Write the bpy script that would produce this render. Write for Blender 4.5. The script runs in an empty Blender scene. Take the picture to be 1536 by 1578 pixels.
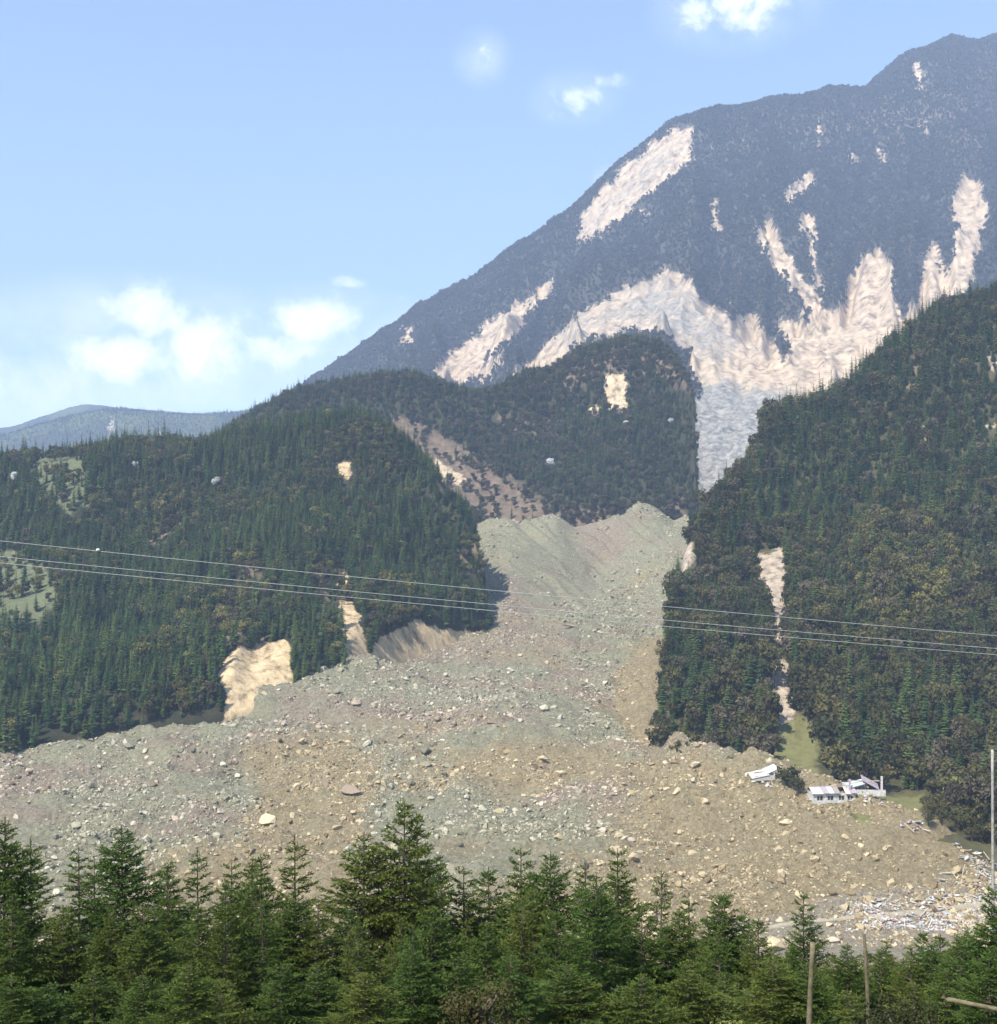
import bpy, bmesh, math, random
import numpy as np
from mathutils import Vector, Matrix

R = math.radians
sc = bpy.context.scene
C = sc.collection
random.seed(7)
rng = np.random.default_rng(11)

# ------------------------------------------------------------------ camera
F = 1900.0            # focal length in photograph pixels
UC, VH = 768.0, 830.0  # centre column, row of the eye level
cam = bpy.data.cameras.new('camera')
cam.sensor_fit = 'HORIZONTAL'; cam.sensor_width = 36.0
cam.lens = 36.0 * F / 1536.0
cam.shift_y = (VH - 789.0) / 1536.0
cam.clip_start = 0.1; cam.clip_end = 30000
camo = bpy.data.objects.new('camera', cam); C.objects.link(camo)
camo.rotation_euler = (math.pi / 2, 0, 0)
sc.camera = camo

def at(u, v, d):
    return Vector(((u - UC) / F * d, d, (VH - v) / F * d))

# ------------------------------------------------------------------ light
SUN = Vector((-0.41, -0.49, 0.79)).normalized()      # direction towards the sun
w = bpy.data.worlds.new('World'); sc.world = w; w.use_nodes = True
nt = w.node_tree; N = nt.nodes; L = nt.links
bg = N['Background']; bg.inputs[1].default_value = 0.15
sky = N.new('ShaderNodeTexSky'); sky.sky_type = 'NISHITA'; sky.sun_disc = False
sky.sun_elevation = math.asin(SUN.z); sky.sun_rotation = math.atan2(SUN.x, SUN.y)
sky.altitude = 900; sky.air_density = 1.0; sky.dust_density = 0.4; sky.ozone_density = 0.0
tc = N.new('ShaderNodeTexCoord')
def wmath(op, a, b=None, clamp=False):
    n = N.new('ShaderNodeMath'); n.operation = op; n.use_clamp = clamp
    for i, x in enumerate((a, b)):
        if x is None: continue
        if isinstance(x, (int, float)): n.inputs[i].default_value = x
        else: L.new(x, n.inputs[i])
    return n.outputs[0]
# warp the direction a little so that the cloud edges billow
nz = N.new('ShaderNodeTexNoise'); nz.inputs['Scale'].default_value = 17; nz.inputs['Detail'].default_value = 12
nz.inputs['Roughness'].default_value = 0.66; nz.inputs['Distortion'].default_value = .25
L.new(tc.outputs['Generated'], nz.inputs['Vector'])
clouds = [(230,540,240,95,-.68),(490,520,180,66,-.55),(10,580,230,74,-.72),(1140,10,115,55,-.3),(885,152,62,36,-.2),(742,90,40,36,-.28),(600,560,150,40,-.4),(240,485,80,62,1.15),(185,548,125,52,1.15),(300,525,125,70,.95),(485,494,120,44,1.1),(430,535,140,46,.75),
          (545,520,60,26,.6),(40,560,150,60,.62),(600,465,46,16,.45),(885,158,52,32,.8),(745,86,34,32,.5),
          (935,128,40,16,.42),(1140,10,105,52,.9),(925,268,30,24,.45),(545,436,36,12,.5),
          (-420,470,200,60,.9),(-760,380,240,70,.8),(2300,150,300,70,.8),(2900,420,350,60,.8),(1700,-260,220,60,.8),(300,-420,300,60,.7)]
tot = None; veil = None
for (u, v, a, b, k) in clouds:
    c = at(u, v, 1).normalized()
    s = 1.0 / math.sqrt(1 + ((u-UC)/F)**2 + ((VH-v)/F)**2)
    vs = N.new('ShaderNodeVectorMath'); vs.operation = 'SUBTRACT'
    L.new(tc.outputs['Generated'], vs.inputs[0]); vs.inputs[1].default_value = c
    vm = N.new('ShaderNodeVectorMath'); vm.operation = 'MULTIPLY'
    L.new(vs.outputs[0], vm.inputs[0]); vm.inputs[1].default_value = (F/a/s, F/a/s*0.5, F/b/s)
    vl = N.new('ShaderNodeVectorMath'); vl.operation = 'LENGTH'; L.new(vm.outputs[0], vl.inputs[0])
    g = wmath('SUBTRACT', 1.3, vl.outputs['Value'], True)
    g = wmath('MULTIPLY', g, abs(k))
    if k < 0: veil = g if veil is None else wmath('MAXIMUM', veil, g)
    else: tot = g if tot is None else wmath('MAXIMUM', tot, g)
dens = wmath('ADD', tot, wmath('MULTIPLY', wmath('SUBTRACT', nz.outputs['Fac'], 0.5), 2.9))
mr = N.new('ShaderNodeMapRange'); mr.interpolation_type = 'SMOOTHSTEP'
L.new(dens, mr.inputs['Value']); mr.inputs['From Min'].default_value = 0.22; mr.inputs['From Max'].default_value = 1.2
gate = wmath('MULTIPLY', tot, 4, True)
fac = wmath('MULTIPLY', mr.outputs['Result'], gate)
wisp = wmath('MULTIPLY', veil, wmath('MULTIPLY', wmath('SUBTRACT', nz.outputs['Fac'], .30, True), 3.0), True)
fac = wmath('MAXIMUM', fac, wisp)
mx = N.new('ShaderNodeMixRGB'); L.new(fac, mx.inputs[0]); L.new(sky.outputs[0], mx.inputs[1])
mx.inputs[2].default_value = (8.6, 8.6, 8.7, 1)
L.new(mx.outputs[0], bg.inputs[0])

sl = bpy.data.lights.new('sun', 'SUN'); sl.energy = 5.0; sl.angle = R(0.53); sl.color = (1.0, 0.94, 0.84)
so = bpy.data.objects.new('sun', sl); C.objects.link(so)
so.rotation_euler = SUN.to_track_quat('Z', 'Y').to_euler()

vs_ = sc.view_settings
vs_.view_transform = 'Standard'; vs_.look = 'None'; vs_.gamma = 1.0; vs_.use_curve_mapping = False
vs_.exposure = 0.92
sc.cycles.use_denoising = True
sc.cycles.max_bounces = 5; sc.cycles.diffuse_bounces = 3; sc.cycles.volume_bounces = 0
sc.cycles.adaptive_threshold = 0.025
sc.cycles.transmission_bounces = 3

# ------------------------------------------------------------------ helpers
def tag(o, label=None, cat=None, group=None, kind=None):
    if label: o['label'] = label
    if cat: o['category'] = cat
    if group: o['group'] = group
    if kind or cat: o['kind'] = kind or 'thing'
    return o

def obj(name, mesh, parent=None):
    o = bpy.data.objects.new(name, mesh); C.objects.link(o)
    if parent is not None: o.parent = parent
    return o

def mesh_from(name, verts, faces, mats=(), smooth=False, mat_idx=None):
    m = bpy.data.meshes.new(name)
    m.from_pydata([tuple(v) for v in verts], [], [tuple(f) for f in faces])
    for k in mats: m.materials.append(k)
    if mat_idx is not None: m.polygons.foreach_set('material_index', np.asarray(mat_idx, np.int32))
    if smooth: m.polygons.foreach_set('use_smooth', [True] * len(m.polygons))
    m.update(); return m

_tab = np.random.default_rng(5).random((512, 512))
def vnoise(x, y):
    xi = np.floor(x).astype(int); yi = np.floor(y).astype(int)
    fx = x - xi; fy = y - yi
    fx = fx*fx*fx*(fx*(fx*6-15)+10); fy = fy*fy*fy*(fy*(fy*6-15)+10)
    a = _tab[xi & 511, yi & 511]; b = _tab[(xi+1) & 511, yi & 511]
    c = _tab[xi & 511, (yi+1) & 511]; d = _tab[(xi+1) & 511, (yi+1) & 511]
    return (a*(1-fx)+b*fx)*(1-fy) + (c*(1-fx)+d*fx)*fy - 0.5
def fbm(x, y, o=4, g=0.5):
    r = 0; a = 1.0; t = 0
    for i in range(o):
        r = r + a*vnoise(x*2**i + 17.3*i, y*2**i + 5.7*i); t += a; a *= g
    return r / t * 2
def ridged(x, y, o=3):
    r = 0; a = 1.0; t = 0
    for i in range(o):
        r = r + a*(1 - 2*np.abs(2*vnoise(x*2**i + 31*i, y*2**i + 9*i))); t += a; a *= .5
    return r / t
def sstep(a, b, x):
    t = np.clip((x-a)/(b-a), 0, 1); return t*t*(3-2*t)

def pchip(xs, ys, x):
    xs = np.asarray(xs, float); ys = np.asarray(ys, float)
    h = np.diff(xs); dl = np.diff(ys)/h
    m = np.zeros(len(xs)); m[0] = dl[0]; m[-1] = dl[-1]
    for i in range(1, len(xs)-1):
        if dl[i-1]*dl[i] > 0:
            w1 = 2*h[i]+h[i-1]; w2 = h[i]+2*h[i-1]
            m[i] = (w1+w2)/(w1/dl[i-1]+w2/dl[i])
    k = np.clip(np.searchsorted(xs, x)-1, 0, len(xs)-2)
    xx = np.clip(x, xs[0], xs[-1])
    t = (xx-xs[k])/h[k]
    return ((2*t**3-3*t**2+1)*ys[k] + (t**3-2*t**2+t)*h[k]*m[k] + (-2*t**3+3*t**2)*ys[k+1] + (t**3-t**2)*h[k]*m[k+1])

def poly_sd(poly, U, V):
    """signed distance in photograph pixels, positive inside"""
    P = np.asarray(poly, float); n = len(P)
    lo = P.min(0)-60; hi = P.max(0)+60
    out = np.full(U.shape, -60.0)
    sel = (U > lo[0]) & (U < hi[0]) & (V > lo[1]) & (V < hi[1])
    u = U[sel]; v = V[sel]
    if u.size == 0: return out
    dmin = np.full(u.shape, 1e9); ins = np.zeros(u.shape, bool)
    for i in range(n):
        ax, ay = P[i]; bx, by = P[(i+1) % n]
        ex, ey = bx-ax, by-ay
        t = np.clip(((u-ax)*ex+(v-ay)*ey)/(ex*ex+ey*ey+1e-9), 0, 1)
        dmin = np.minimum(dmin, (u-ax-t*ex)**2+(v-ay-t*ey)**2)
        c = ((ay > v) != (by > v))
        with np.errstate(divide='ignore', invalid='ignore'):
            xi = (bx-ax)*(v-ay)/(by-ay+1e-12)+ax
        ins ^= c & (u < xi)
    d = np.sqrt(dmin)
    out[sel] = np.where(ins, d, -d)
    return np.maximum(out, -60)
def polys_sd(ps, U, V):
    r = np.full(U.shape, -60.0)
    for p in ps: r = np.maximum(r, poly_sd(p, U, V))
    return r

class Sheet: pass
def sheet(lines, nu, ns, u0=-300, u1=1836, weights=None):
    """a piece of terrain given by lines that run across it, near to far: each a list of (column, row, distance)"""
    S = Sheet()
    us = np.linspace(u0, u1, nu)
    VV = []; DD = []
    for ln in lines:
        a = np.array(ln, float)
        VV.append(pchip(a[:, 0], a[:, 1], us)); DD.append(pchip(a[:, 0], a[:, 2], us))
    VV = np.array(VV); DD = np.array(DD); K = len(lines)
    if weights is None: weights = [1]*(K-1)
    kk = np.concatenate([[0], np.cumsum(weights)]); kk = kk/kk[-1]
    pos = np.linspace(0, 1, ns)
    V = np.zeros((ns, nu)); D = np.zeros((ns, nu))
    # interpolate height and distance along each column
    ZZ = (VH-VV)/F*DD
    Z = np.zeros((ns, nu))
    for j in range(nu):
        D[:, j] = pchip(kk, DD[:, j], pos); Z[:, j] = pchip(kk, ZZ[:, j], pos)
    U = np.repeat(us[None, :], ns, 0)
    S.U = U; S.D = D; S.X = (U-UC)/F*D; S.Y = D.copy(); S.Z = Z
    S.V = VH - F*Z/D; S.s = np.repeat(pos[:, None], nu, 1); S.kk = kk; S.ns = ns; S.nu = nu
    return S

def build_sheet(S, name, mats, attrs=None, smooth=True):
    ns, nu = S.ns, S.nu
    S.Z = np.maximum(S.Z, -149+.15*len(name))      # nothing reaches below the valley ground
    co = np.stack([S.X, S.Y, S.Z], -1).reshape(-1, 3).astype(np.float32)
    i = np.arange(ns*nu).reshape(ns, nu)
    q = np.stack([i[:-1, :-1], i[:-1, 1:], i[1:, 1:], i[1:, :-1]], -1).reshape(-1, 4)
    m = bpy.data.meshes.new(name)
    m.vertices.add(len(co)); m.vertices.foreach_set('co', co.ravel())
    m.loops.add(q.size); m.loops.foreach_set('vertex_index', q.ravel().astype(np.int32))
    m.polygons.add(len(q))
    m.polygons.foreach_set('loop_start', (np.arange(len(q))*4).astype(np.int32))
    m.update(calc_edges=True)
    m.polygons.foreach_set('use_smooth', np.full(len(q), smooth))
    for k in mats: m.materials.append(k)
    for an, arr in (attrs or {}).items():
        at_ = m.attributes.new(an, 'FLOAT', 'POINT')
        at_.data.foreach_set('value', np.asarray(arr, np.float32).ravel())
    m.update()
    o = obj(name, m); o['kind'] = 'structure'
    return o

def scatter(S, n, accept, smin=0.0, smax=1.0):
    """random points on a sheet, even by ground area; accept(U,V,...) gives a probability"""
    A = np.abs((S.X[:-1, 1:]-S.X[:-1, :-1])*(S.Y[1:, :-1]-S.Y[:-1, :-1]))
    ok = (S.s[:-1, :-1] >= smin) & (S.s[:-1, :-1] < smax) & (S.U[:-1, :-1] > -120) & (S.U[:-1, :-1] < 1660)
    pr = accept(S.U[:-1, :-1], S.V[:-1, :-1], S)
    wgt = (A*ok*pr).ravel(); wgt = wgt/wgt.sum()
    idx = rng.choice(wgt.size, size=n, p=wgt)
    r, c = np.unravel_index(idx, A.shape)
    a = rng.random(n); b = rng.random(n)
    def bl(G): return (G[r, c]*(1-a)+G[r, c+1]*a)*(1-b)+(G[r+1, c]*(1-a)+G[r+1, c+1]*a)*b
    return np.stack([bl(S.X), bl(S.Y), bl(S.Z)], -1), bl(S.U), bl(S.V)

# ------------------------------------------------------------------ materials
def new_mat(name, rough=0.9):
    m = bpy.data.materials.new(name); m.use_nodes = True
    b = m.node_tree.nodes['Principled BSDF']; b.inputs['Roughness'].default_value = rough
    b.inputs['Specular IOR Level'].default_value = 0.2
    return m, m.node_tree, b
class NB:
    def __init__(s, nt): s.nt = nt
    def n(s, t, **kw):
        x = s.nt.nodes.new(t)
        for k, v in kw.items(): setattr(x, k, v)
        return x
    def l(s, a, b): s.nt.links.new(a, b)
    def noise(s, scale, detail=6, rough=.6, vec=None):
        x = s.n('ShaderNodeTexNoise'); x.inputs['Scale'].default_value = scale; x.inputs['Detail'].default_value = detail
        x.inputs['Roughness'].default_value = rough
        if vec is not None: s.l(vec, x.inputs['Vector'])
        return x.outputs['Fac']
    def pos(s):
        return s.n('ShaderNodeNewGeometry').outputs['Position']
    def ramp(s, fac, stops):
        x = s.n('ShaderNodeValToRGB'); e = x.color_ramp.elements
        while len(e) < len(stops): e.new(0.5)
        for k, (p, c) in enumerate(stops):
            e[k].position = p; e[k].color = (*c, 1) if len(c) == 3 else c
        s.l(fac, x.inputs[0]); return x.outputs[0]
    def mix(s, f, a, b, mode='MIX'):
        x = s.n('ShaderNodeMixRGB'); x.blend_type = mode
        for i, y in enumerate((f, a, b)):
            if isinstance(y, (int, float)): x.inputs[i].default_value = y
            elif isinstance(y, tuple): x.inputs[i].default_value = (*y, 1)
            else: s.l(y, x.inputs[i])
        return x.outputs[0]
    def math(s, op, a, b=None, clamp=False):
        x = s.n('ShaderNodeMath', operation=op, use_clamp=clamp)
        for i, y in enumerate((a, b)):
            if y is None: continue
            if isinstance(y, (int, float)): x.inputs[i].default_value = y
            else: s.l(y, x.inputs[i])
        return x.outputs[0]
    def attr(s, name):
        return s.n('ShaderNodeAttribute', attribute_name=name).outputs['Fac']
    def rand(s):
        return s.n('ShaderNodeObjectInfo').outputs['Random']
    def bump(s, h, strength, dist, bsdf):
        x = s.n('ShaderNodeBump'); x.inputs['Strength'].default_value = strength; x.inputs['Distance'].default_value = dist
        s.l(h, x.inputs['Height']); s.l(x.outputs[0], bsdf.inputs['Normal'])
    def edge(s, mask, scale, amp=.5, width=.06):
        """ragged threshold of a mask that crosses 0.5 at the outline"""
        nse = s.noise(scale, 8, .65, s.pos())
        v = s.math('ADD', mask, s.math('MULTIPLY', s.math('SUBTRACT', nse, .5), amp))
        x = s.n('ShaderNodeMapRange'); x.interpolation_type = 'SMOOTHSTEP'
        s.l(v, x.inputs['Value']); x.inputs['From Min'].default_value = .5-width; x.inputs['From Max'].default_value = .5+width
        return x.outputs['Result']

def clear_below(polys, U, V, px):
    r = polys_sd(polys, U, V)
    for k in (.35, .7, 1.0): r = np.maximum(r, polys_sd(polys, U, V-px*k))
    return r
def mask01(sd, w=14.0): return np.clip(0.5 + sd/(2*w), 0, 1)

def terrain_mat(name, floor_a, floor_b, fscale, rock, grass=(.13, .15, .055), escale=.03):
    m, t, b = new_mat(name); nb = NB(t); p = nb.pos()
    base = nb.ramp(nb.noise(fscale, 8, .65, p), [(.3, floor_a), (.7, floor_b)])
    g = nb.edge(nb.attr('grass'), escale, 1.9, .3)
    gcol = nb.ramp(nb.noise(fscale*3, 6, .7, p), [(.3, tuple(x*.6 for x in grass)), (.7, grass)])
    base = nb.mix(g, base, gcol)
    br = nb.edge(nb.attr('brown'), escale, 1.9, .35)
    bcol = nb.ramp(nb.noise(fscale*2.5, 8, .7, p), [(.3, (.085, .062, .04)), (.7, (.22, .165, .115))])
    base = nb.mix(br, base, bcol)
    sca = nb.edge(nb.attr('scar'), escale, 1.7, .12)
    # bare rock and earth
    mp = nb.n('ShaderNodeMapping'); mp.inputs['Scale'].default_value = (1.0, 1.0, .22); nb.l(p, mp.inputs['Vector'])
    st = nb.noise(fscale*2.2, 9, .7, mp.outputs[0])
    rc = nb.ramp(st, [(.36, tuple(x*.38 for x in rock)), (.48, rock), (.62, tuple(min(x*1.4, .72) for x in rock))])
    gr = nb.ramp(nb.noise(fscale*4, 9, .75, p), [(.36, (.10, .097, .088)), (.5, (.25, .24, .215)), (.64, (.42, .40, .355))])
    rc = nb.mix(nb.edge(nb.attr('grey'), escale, 1.9, .4), rc, gr)
    col = nb.mix(sca, base, rc)
    nb.l(col, b.inputs['Base Color'])
    nb.bump(nb.noise(fscale*3, 9, .75, p), .8, 1.2/fscale*.07, b)
    return m

# ------------------------------------------------------------------ the mountain behind
def vline(pts): return pts
crest = [(-300,900),(100,800),(300,712),(400,640),(440,612),(480,588),(530,558),(600,515),(640,482),(690,460),(760,415),(800,385),(850,350),
         (900,310),(950,262),(1000,226),(1040,198),(1060,192),(1090,182),(1130,175),(1200,160),(1270,147),(1330,141),(1350,126),
         (1385,100),(1440,76),(1470,62),(1500,70),(1536,58),(1600,90),(1836,220)]
cd = [(-300,4300),(300,4300),(480,4300),(760,4200),(1060,4150),(1300,4300),(1470,4500),(1836,4600)]
cdf = lambda u: float(np.interp(u, [a for a, _ in cd], [b for _, b in cd]))
Lc = [(u, v, cdf(u)) for u, v in crest]
def frac(a, d0, d1):  # a line a fraction of the way up from the foot
    return [(u, 870 + a*(v-870), d0 + (cdf(u)-d0)*d1) for u, v in crest]
lines = [[(u, 880, 1260) for u, v in crest], frac(.12, 1260, .15), frac(.36, 1260, .31), frac(.58, 1260, .53), frac(.8, 1260, .78), Lc,
         [(u, v+60, d+500) for u, v, d in Lc], [(u, v+260, d+1100) for u, v, d in Lc]]
S = M = sheet(lines, 680, 390, weights=[.5, 1, 1, 1, 1, .35, .35])
sc_c = M.kk[5]
wcr = 1 - sstep(sc_c-.22, sc_c-.02, M.s) * (1 - sstep(sc_c+.02, sc_c+.1, M.s))
scars = [
 [(1068,198),(1035,200),(1000,221),(960,256),(925,293),(890,340),(886,382),(905,372),(950,345),(985,310),(1010,287),(1045,264),(1066,250)],
 [(846,434),(800,466),(758,489),(718,524),(688,547),(664,573),(690,598),(718,594),(738,569),(774,536),(796,514),(814,488),(842,458)],
 [(785,577),(818,556),(840,525),(880,490),(930,460),(985,435),(1025,410),(1060,433),(1095,468),(1130,490),(1165,485),(1186,520),(1210,556),(1216,540),(1200,500),
  (1214,488),(1236,500),(1244,480),(1215,440),(1180,395),(1164,360),(1168,338),(1186,344),(1206,385),(1250,445),(1275,478),(1298,474),(1308,430),(1330,395),(1355,384),(1373,408),(1377,450),
  (1390,490),(1417,445),(1424,380),(1444,370),(1455,422),(1470,400),(1466,300),(1485,272),(1515,283),(1519,330),(1507,390),(1497,445),(1450,480),(1350,570),(1270,610),(1200,640),(1165,700),(1130,760),(1085,840),(1040,840),
  (1063,760),(1060,700),(1066,640),(1080,596),(1055,545),(1030,522),(1000,510),(940,517),(900,532),(862,562),(840,580),(812,582)],
 [(1204,300),(1209,320),(1232,300),(1254,281),(1251,267),(1225,280)],
 [(1233,324),(1250,334),(1259,380),(1263,445),(1252,445),(1245,392),(1231,346)],
 [(1302,235),(1318,232),(1335,245),(1310,249)], [(1348,230),(1356,228),(1360,250),(1350,252)],
 [(1405,98),(1416,96),(1424,140),(1412,142)], [(620,508),(632,505),(634,535),(622,538)],
 [(1094,310),(1102,308),(1106,350),(1098,350)], [(985,322),(996,318),(998,332),(988,334)],
 [(730,575),(766,545),(780,548),(742,590)], [(1420,190),(1426,188),(1430,215),(1424,216)],
]
wsc = 1-.65*sstep(0, 14, polys_sd(scars, M.U, M.V))
wch = wsc*(1-.9*mask01(poly_sd([(1055,590),(1190,575),(1230,620),(1200,700),(1140,790),(1080,860),(1030,850),(1050,700)], M.U, M.V), 25))
gul = ridged(M.U/95 + .5*fbm(M.U/200, M.s*5, 2) - M.s*1.2, M.s*2.2 + 3, 3)
M.Z += (gul*85 + ridged(M.U/38+.6*fbm(M.U/90, M.s*8, 2)-M.s*1.5, M.s*4+7, 2)*32 + fbm(M.X/560, M.Y/560, 3)*75) * wch * (.12+.88*wcr) * sstep(0, .25, M.s)
M.Z += fbm(M.X/150, M.Y/150, 4)*26*wch*(.5+.5*wcr) + fbm(M.X/45, M.Y/45, 3)*9*wch
MV = VH - F*M.Z/M.D
sd = polys_sd(scars, M.U, MV)
faint = polys_sd([[(1258,180),(1268,182),(1262,250),(1254,250)],[(1330,190),(1338,190),(1352,214),(1344,214)],[(845,440),(853,440),(852,480),(846,480)],[(1118,470),(1126,466),(1150,490),(1140,494)]], M.U, MV)
arch = polys_sd([[(840,525),(880,490),(930,460),(985,435),(1025,410),(1060,433),(1130,490),(1150,520),(1090,560),(1040,540),(1000,500),(930,500),(880,520)],
                 [(1060,588),(1110,580),(1160,596),(1240,600),(1220,650),(1170,700),(1120,790),(1040,840),(1045,700)],[(1050,216),(1000,240),(890,350),(888,372),(950,320),(1040,250)]], M.U, MV)
rag = fbm(M.U/15, M.V/15, 4)*11
msd = np.maximum(sd, faint-5)+rag
M.Z -= sstep(-4, 14, sd+rag)*12
mscar = mask01(msd, 12)
M.mask = msd
rockrel = sstep(2, 10, sd)
M.Z += rockrel*(ridged(M.U/14+1.2*fbm(M.U/30, M.s*22, 3), M.s*16, 3)*5 + ridged(M.X/40+.6*fbm(M.X/80,M.Y/80,2), M.Y/110, 4)*9 + fbm(M.X/10, M.Y/14, 2)*3.0)
brownm = polys_sd([[(1060,190),(1300,150),(1536,90),(1536,260),(1300,230),(1080,260)]], M.U, MV)
m_mount = terrain_mat('mountain_ground', (.045, .045, .036), (.078, .07, .056), .02, (.43, .335, .235), escale=.05)
mountain = build_sheet(M, 'mountain', [m_mount], {'scar': mscar, 'grey': np.clip(mask01(arch, 30)*.62+.75*mask01(poly_sd([(1060,592),(1110,586),(1160,600),(1250,606),(1220,650),(1170,700),(1120,790),(1040,840),(1045,700)], M.U, MV), 14), 0, 1), 'brown': mask01(brownm-30, 40), 'grass': M.U*0})
M.sc_c = sc_c

# ------------------------------------------------------------------ far hills
def far_hill(name, pts, d0, d1, mat):
    a = [(u, v, d1) for u, v in pts]
    b = [(u, 900, d0) for u, v in pts]; mid = [(u, 900+.55*(v-900), d0+(d1-d0)*.6) for u, v in pts]
    T = sheet([b, mid, a, [(u, v+40, d+500) for u, v, d in a]], 300, 60, u0=-700, u1=900)
    T.Z += fbm(T.X/300, T.Y/300, 5)*24*(1-sstep(.5, .66, T.s)*.8) + fbm(T.X/30, T.Y/30, 3)*4.5
    z = T.U*0
    sp = polys_sd([[(165,655),(175,640),(178,670),(168,675)], [(238,668),(246,664),(248,674),(240,676)]], T.U, T.V)
    return T, build_sheet(T, name, [mat], {'scar': mask01(sp, 8), 'grey': z, 'brown': z, 'grass': mask01(fbm(T.X/260, T.Y/260, 3)*30-6, 14)})
m_far = terrain_mat('far_hill_ground', (.03, .04, .025), (.07, .075, .04), .02, (.42, .36, .28))
FH1, _ = far_hill('far_hill', [(-700,760),(-300,700),(0,672),(60,655),(130,638),(175,632),(240,636),(290,640),(360,636),(420,628),(500,640),(900,700)], 3600, 5600, m_far)
FH2, _ = far_hill('far_ridge', [(-700,650),(-300,665),(0,660),(70,640),(130,624),(180,628),(260,634),(330,638),(420,630),(500,620),(900,640)], 6000, 7600, m_far)

# ------------------------------------------------------------------ wooded spur in the middle
cs = [(-300,760,1500),(200,740,1500),(300,705,1500),(380,652,1520),(450,618,1540),(540,594,1560),(620,585,1560),(670,598,1560),(735,612,1570),(800,593,1580),
      (850,577,1590),(900,548,1600),(960,530,1600),(1010,534,1580),(1038,556,1530),(1056,580,1470),(1067,612,1420),(1071,650,1380),(1073,720,1340),(1076,800,1310),(1100,880,1300),(1836,1000,1300)]
def foot(u): return float(np.interp(u, [-300, 560, 800, 960, 1060, 1120, 1836], [870, 860, 840, 815, 830, 900, 1010]))
base = [(u, foot(u), 1262) for u, v, d in cs]
def lerp_line(A, B, a, b): return [(p[0], p[1]+(q[1]-p[1])*a, p[2]+(q[2]-p[2])*b) for p, q in zip(A, B)]
SP = sheet([base, lerp_line(base, cs, .33, .33), lerp_line(base, cs, .68, .66), cs, [(u, v+30, d+110) for u, v, d in cs], [(u, v+260, d+360) for u, v, d in cs]], 520, 240, weights=[1,1,1,.35,.5])
SP.sc_c = SP.kk[3]
wcr = 1 - sstep(SP.sc_c-.2, SP.sc_c, SP.s)*.85
SP.Z += (ridged(SP.U/120+.4*fbm(SP.U/200, SP.s*4, 2)+SP.s, SP.s*2, 3)*16 + fbm(SP.X/120, SP.Y/120, 4)*14)*wcr*sstep(.02,.2,SP.s) + fbm(SP.X/20, SP.Y/20, 3)*2.2
SP.V = VH-F*SP.Z/SP.D
band = [(600,640),(645,648),(725,700),(805,750),(870,800),(810,832),(770,812),(690,765),(612,712)]
tan_sp = [[(655,708),(672,708),(720,740),(716,749),(690,738),(662,722)], [(928,578),(962,576),(968,632),(940,634),(930,600)], [(515,660),(545,636),(566,638),(530,662)],
          [(905,628),(922,624),(926,640),(908,640)], [(780,800),(800,806),(790,818),(776,816)], [(320,705),(338,702),(340,716),(322,716)]]
br_sp = [band, [(800,590),(900,545),(960,528),(1040,560),(1060,600),(960,570),(860,610)], [(770,790),(900,780),(960,790),(1050,770),(1060,830),(780,830)],[(770,640),(860,650),(850,690),(780,690)]]
tsd = polys_sd(tan_sp, SP.U, SP.V); bsd = polys_sd(br_sp, SP.U, SP.V); SP.tan = tsd; SP.brown = bsd
SP.band = clear_below([band], SP.U, SP.V, 14); SP.clear = clear_below(tan_sp, SP.U, SP.V, 16)
m_hill = terrain_mat('hill_ground', (.022, .027, .014), (.06, .056, .03), .05, (.46, .36, .235), escale=.09)
build_sheet(SP, 'wooded_spur', [m_hill], {'scar': mask01(tsd, 9), 'grey': SP.U*0, 'brown': mask01(bsd, 14), 'grass': SP.U*0})

# ------------------------------------------------------------------ forested hill to the left
lc = [(-300,745,1060),(0,716,1080),(130,702,1100),(250,692,1120),(330,686,1130),(400,672,1130),(480,655,1120),(560,650,1100),(600,668,1080),(640,705,1050),
      (690,755,1000),(722,800,960),(738,850,930),(748,915,900),(756,975,880),(775,1040,870),(900,1120,860),(1836,1300,800)]
lb = [(-300,1245,560),(0,1172,580),(130,1143,602),(330,1102,638),(450,1077,668),(540,1053,698),(640,1014,776),(700,1000,815),(750,1000,845),(775,1060,855),(900,1150,850),(1836,1340,780)]
us_ = sorted(set([p[0] for p in lc]+[p[0] for p in lb]))
def resamp(A): return [(u, float(np.interp(u, [p[0] for p in A], [p[1] for p in A])), float(np.interp(u, [p[0] for p in A], [p[2] for p in A]))) for u in us_]
lc = resamp(lc); lb = resamp(lb)
LH = sheet([[(u, v+120, d-12) for u, v, d in lb], lb, lerp_line(lb, lc, .36, .30), lerp_line(lb, lc, .70, .66), lc, [(u, v+25, d+80) for u, v, d in lc], [(u, v+220, d+260) for u, v, d in lc]], 620, 300, weights=[.2,1,1,1,.3,.4])
LH.sc_c = LH.kk[4]; LH.sb = LH.kk[1]
wcr = (1 - sstep(LH.sc_c-.15, LH.sc_c, LH.s)*.8)*sstep(LH.sb, LH.sb+.12, LH.s)
LH.Z += (ridged(LH.U/150+.5*fbm(LH.U/220, LH.s*4, 2)+.3, LH.s*1.6, 3)*13 + fbm(LH.X/90, LH.Y/90, 4)*10)*wcr + fbm(LH.X/14, LH.Y/14, 3)*1.2
LH.V = VH-F*LH.Z/LH.D
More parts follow.
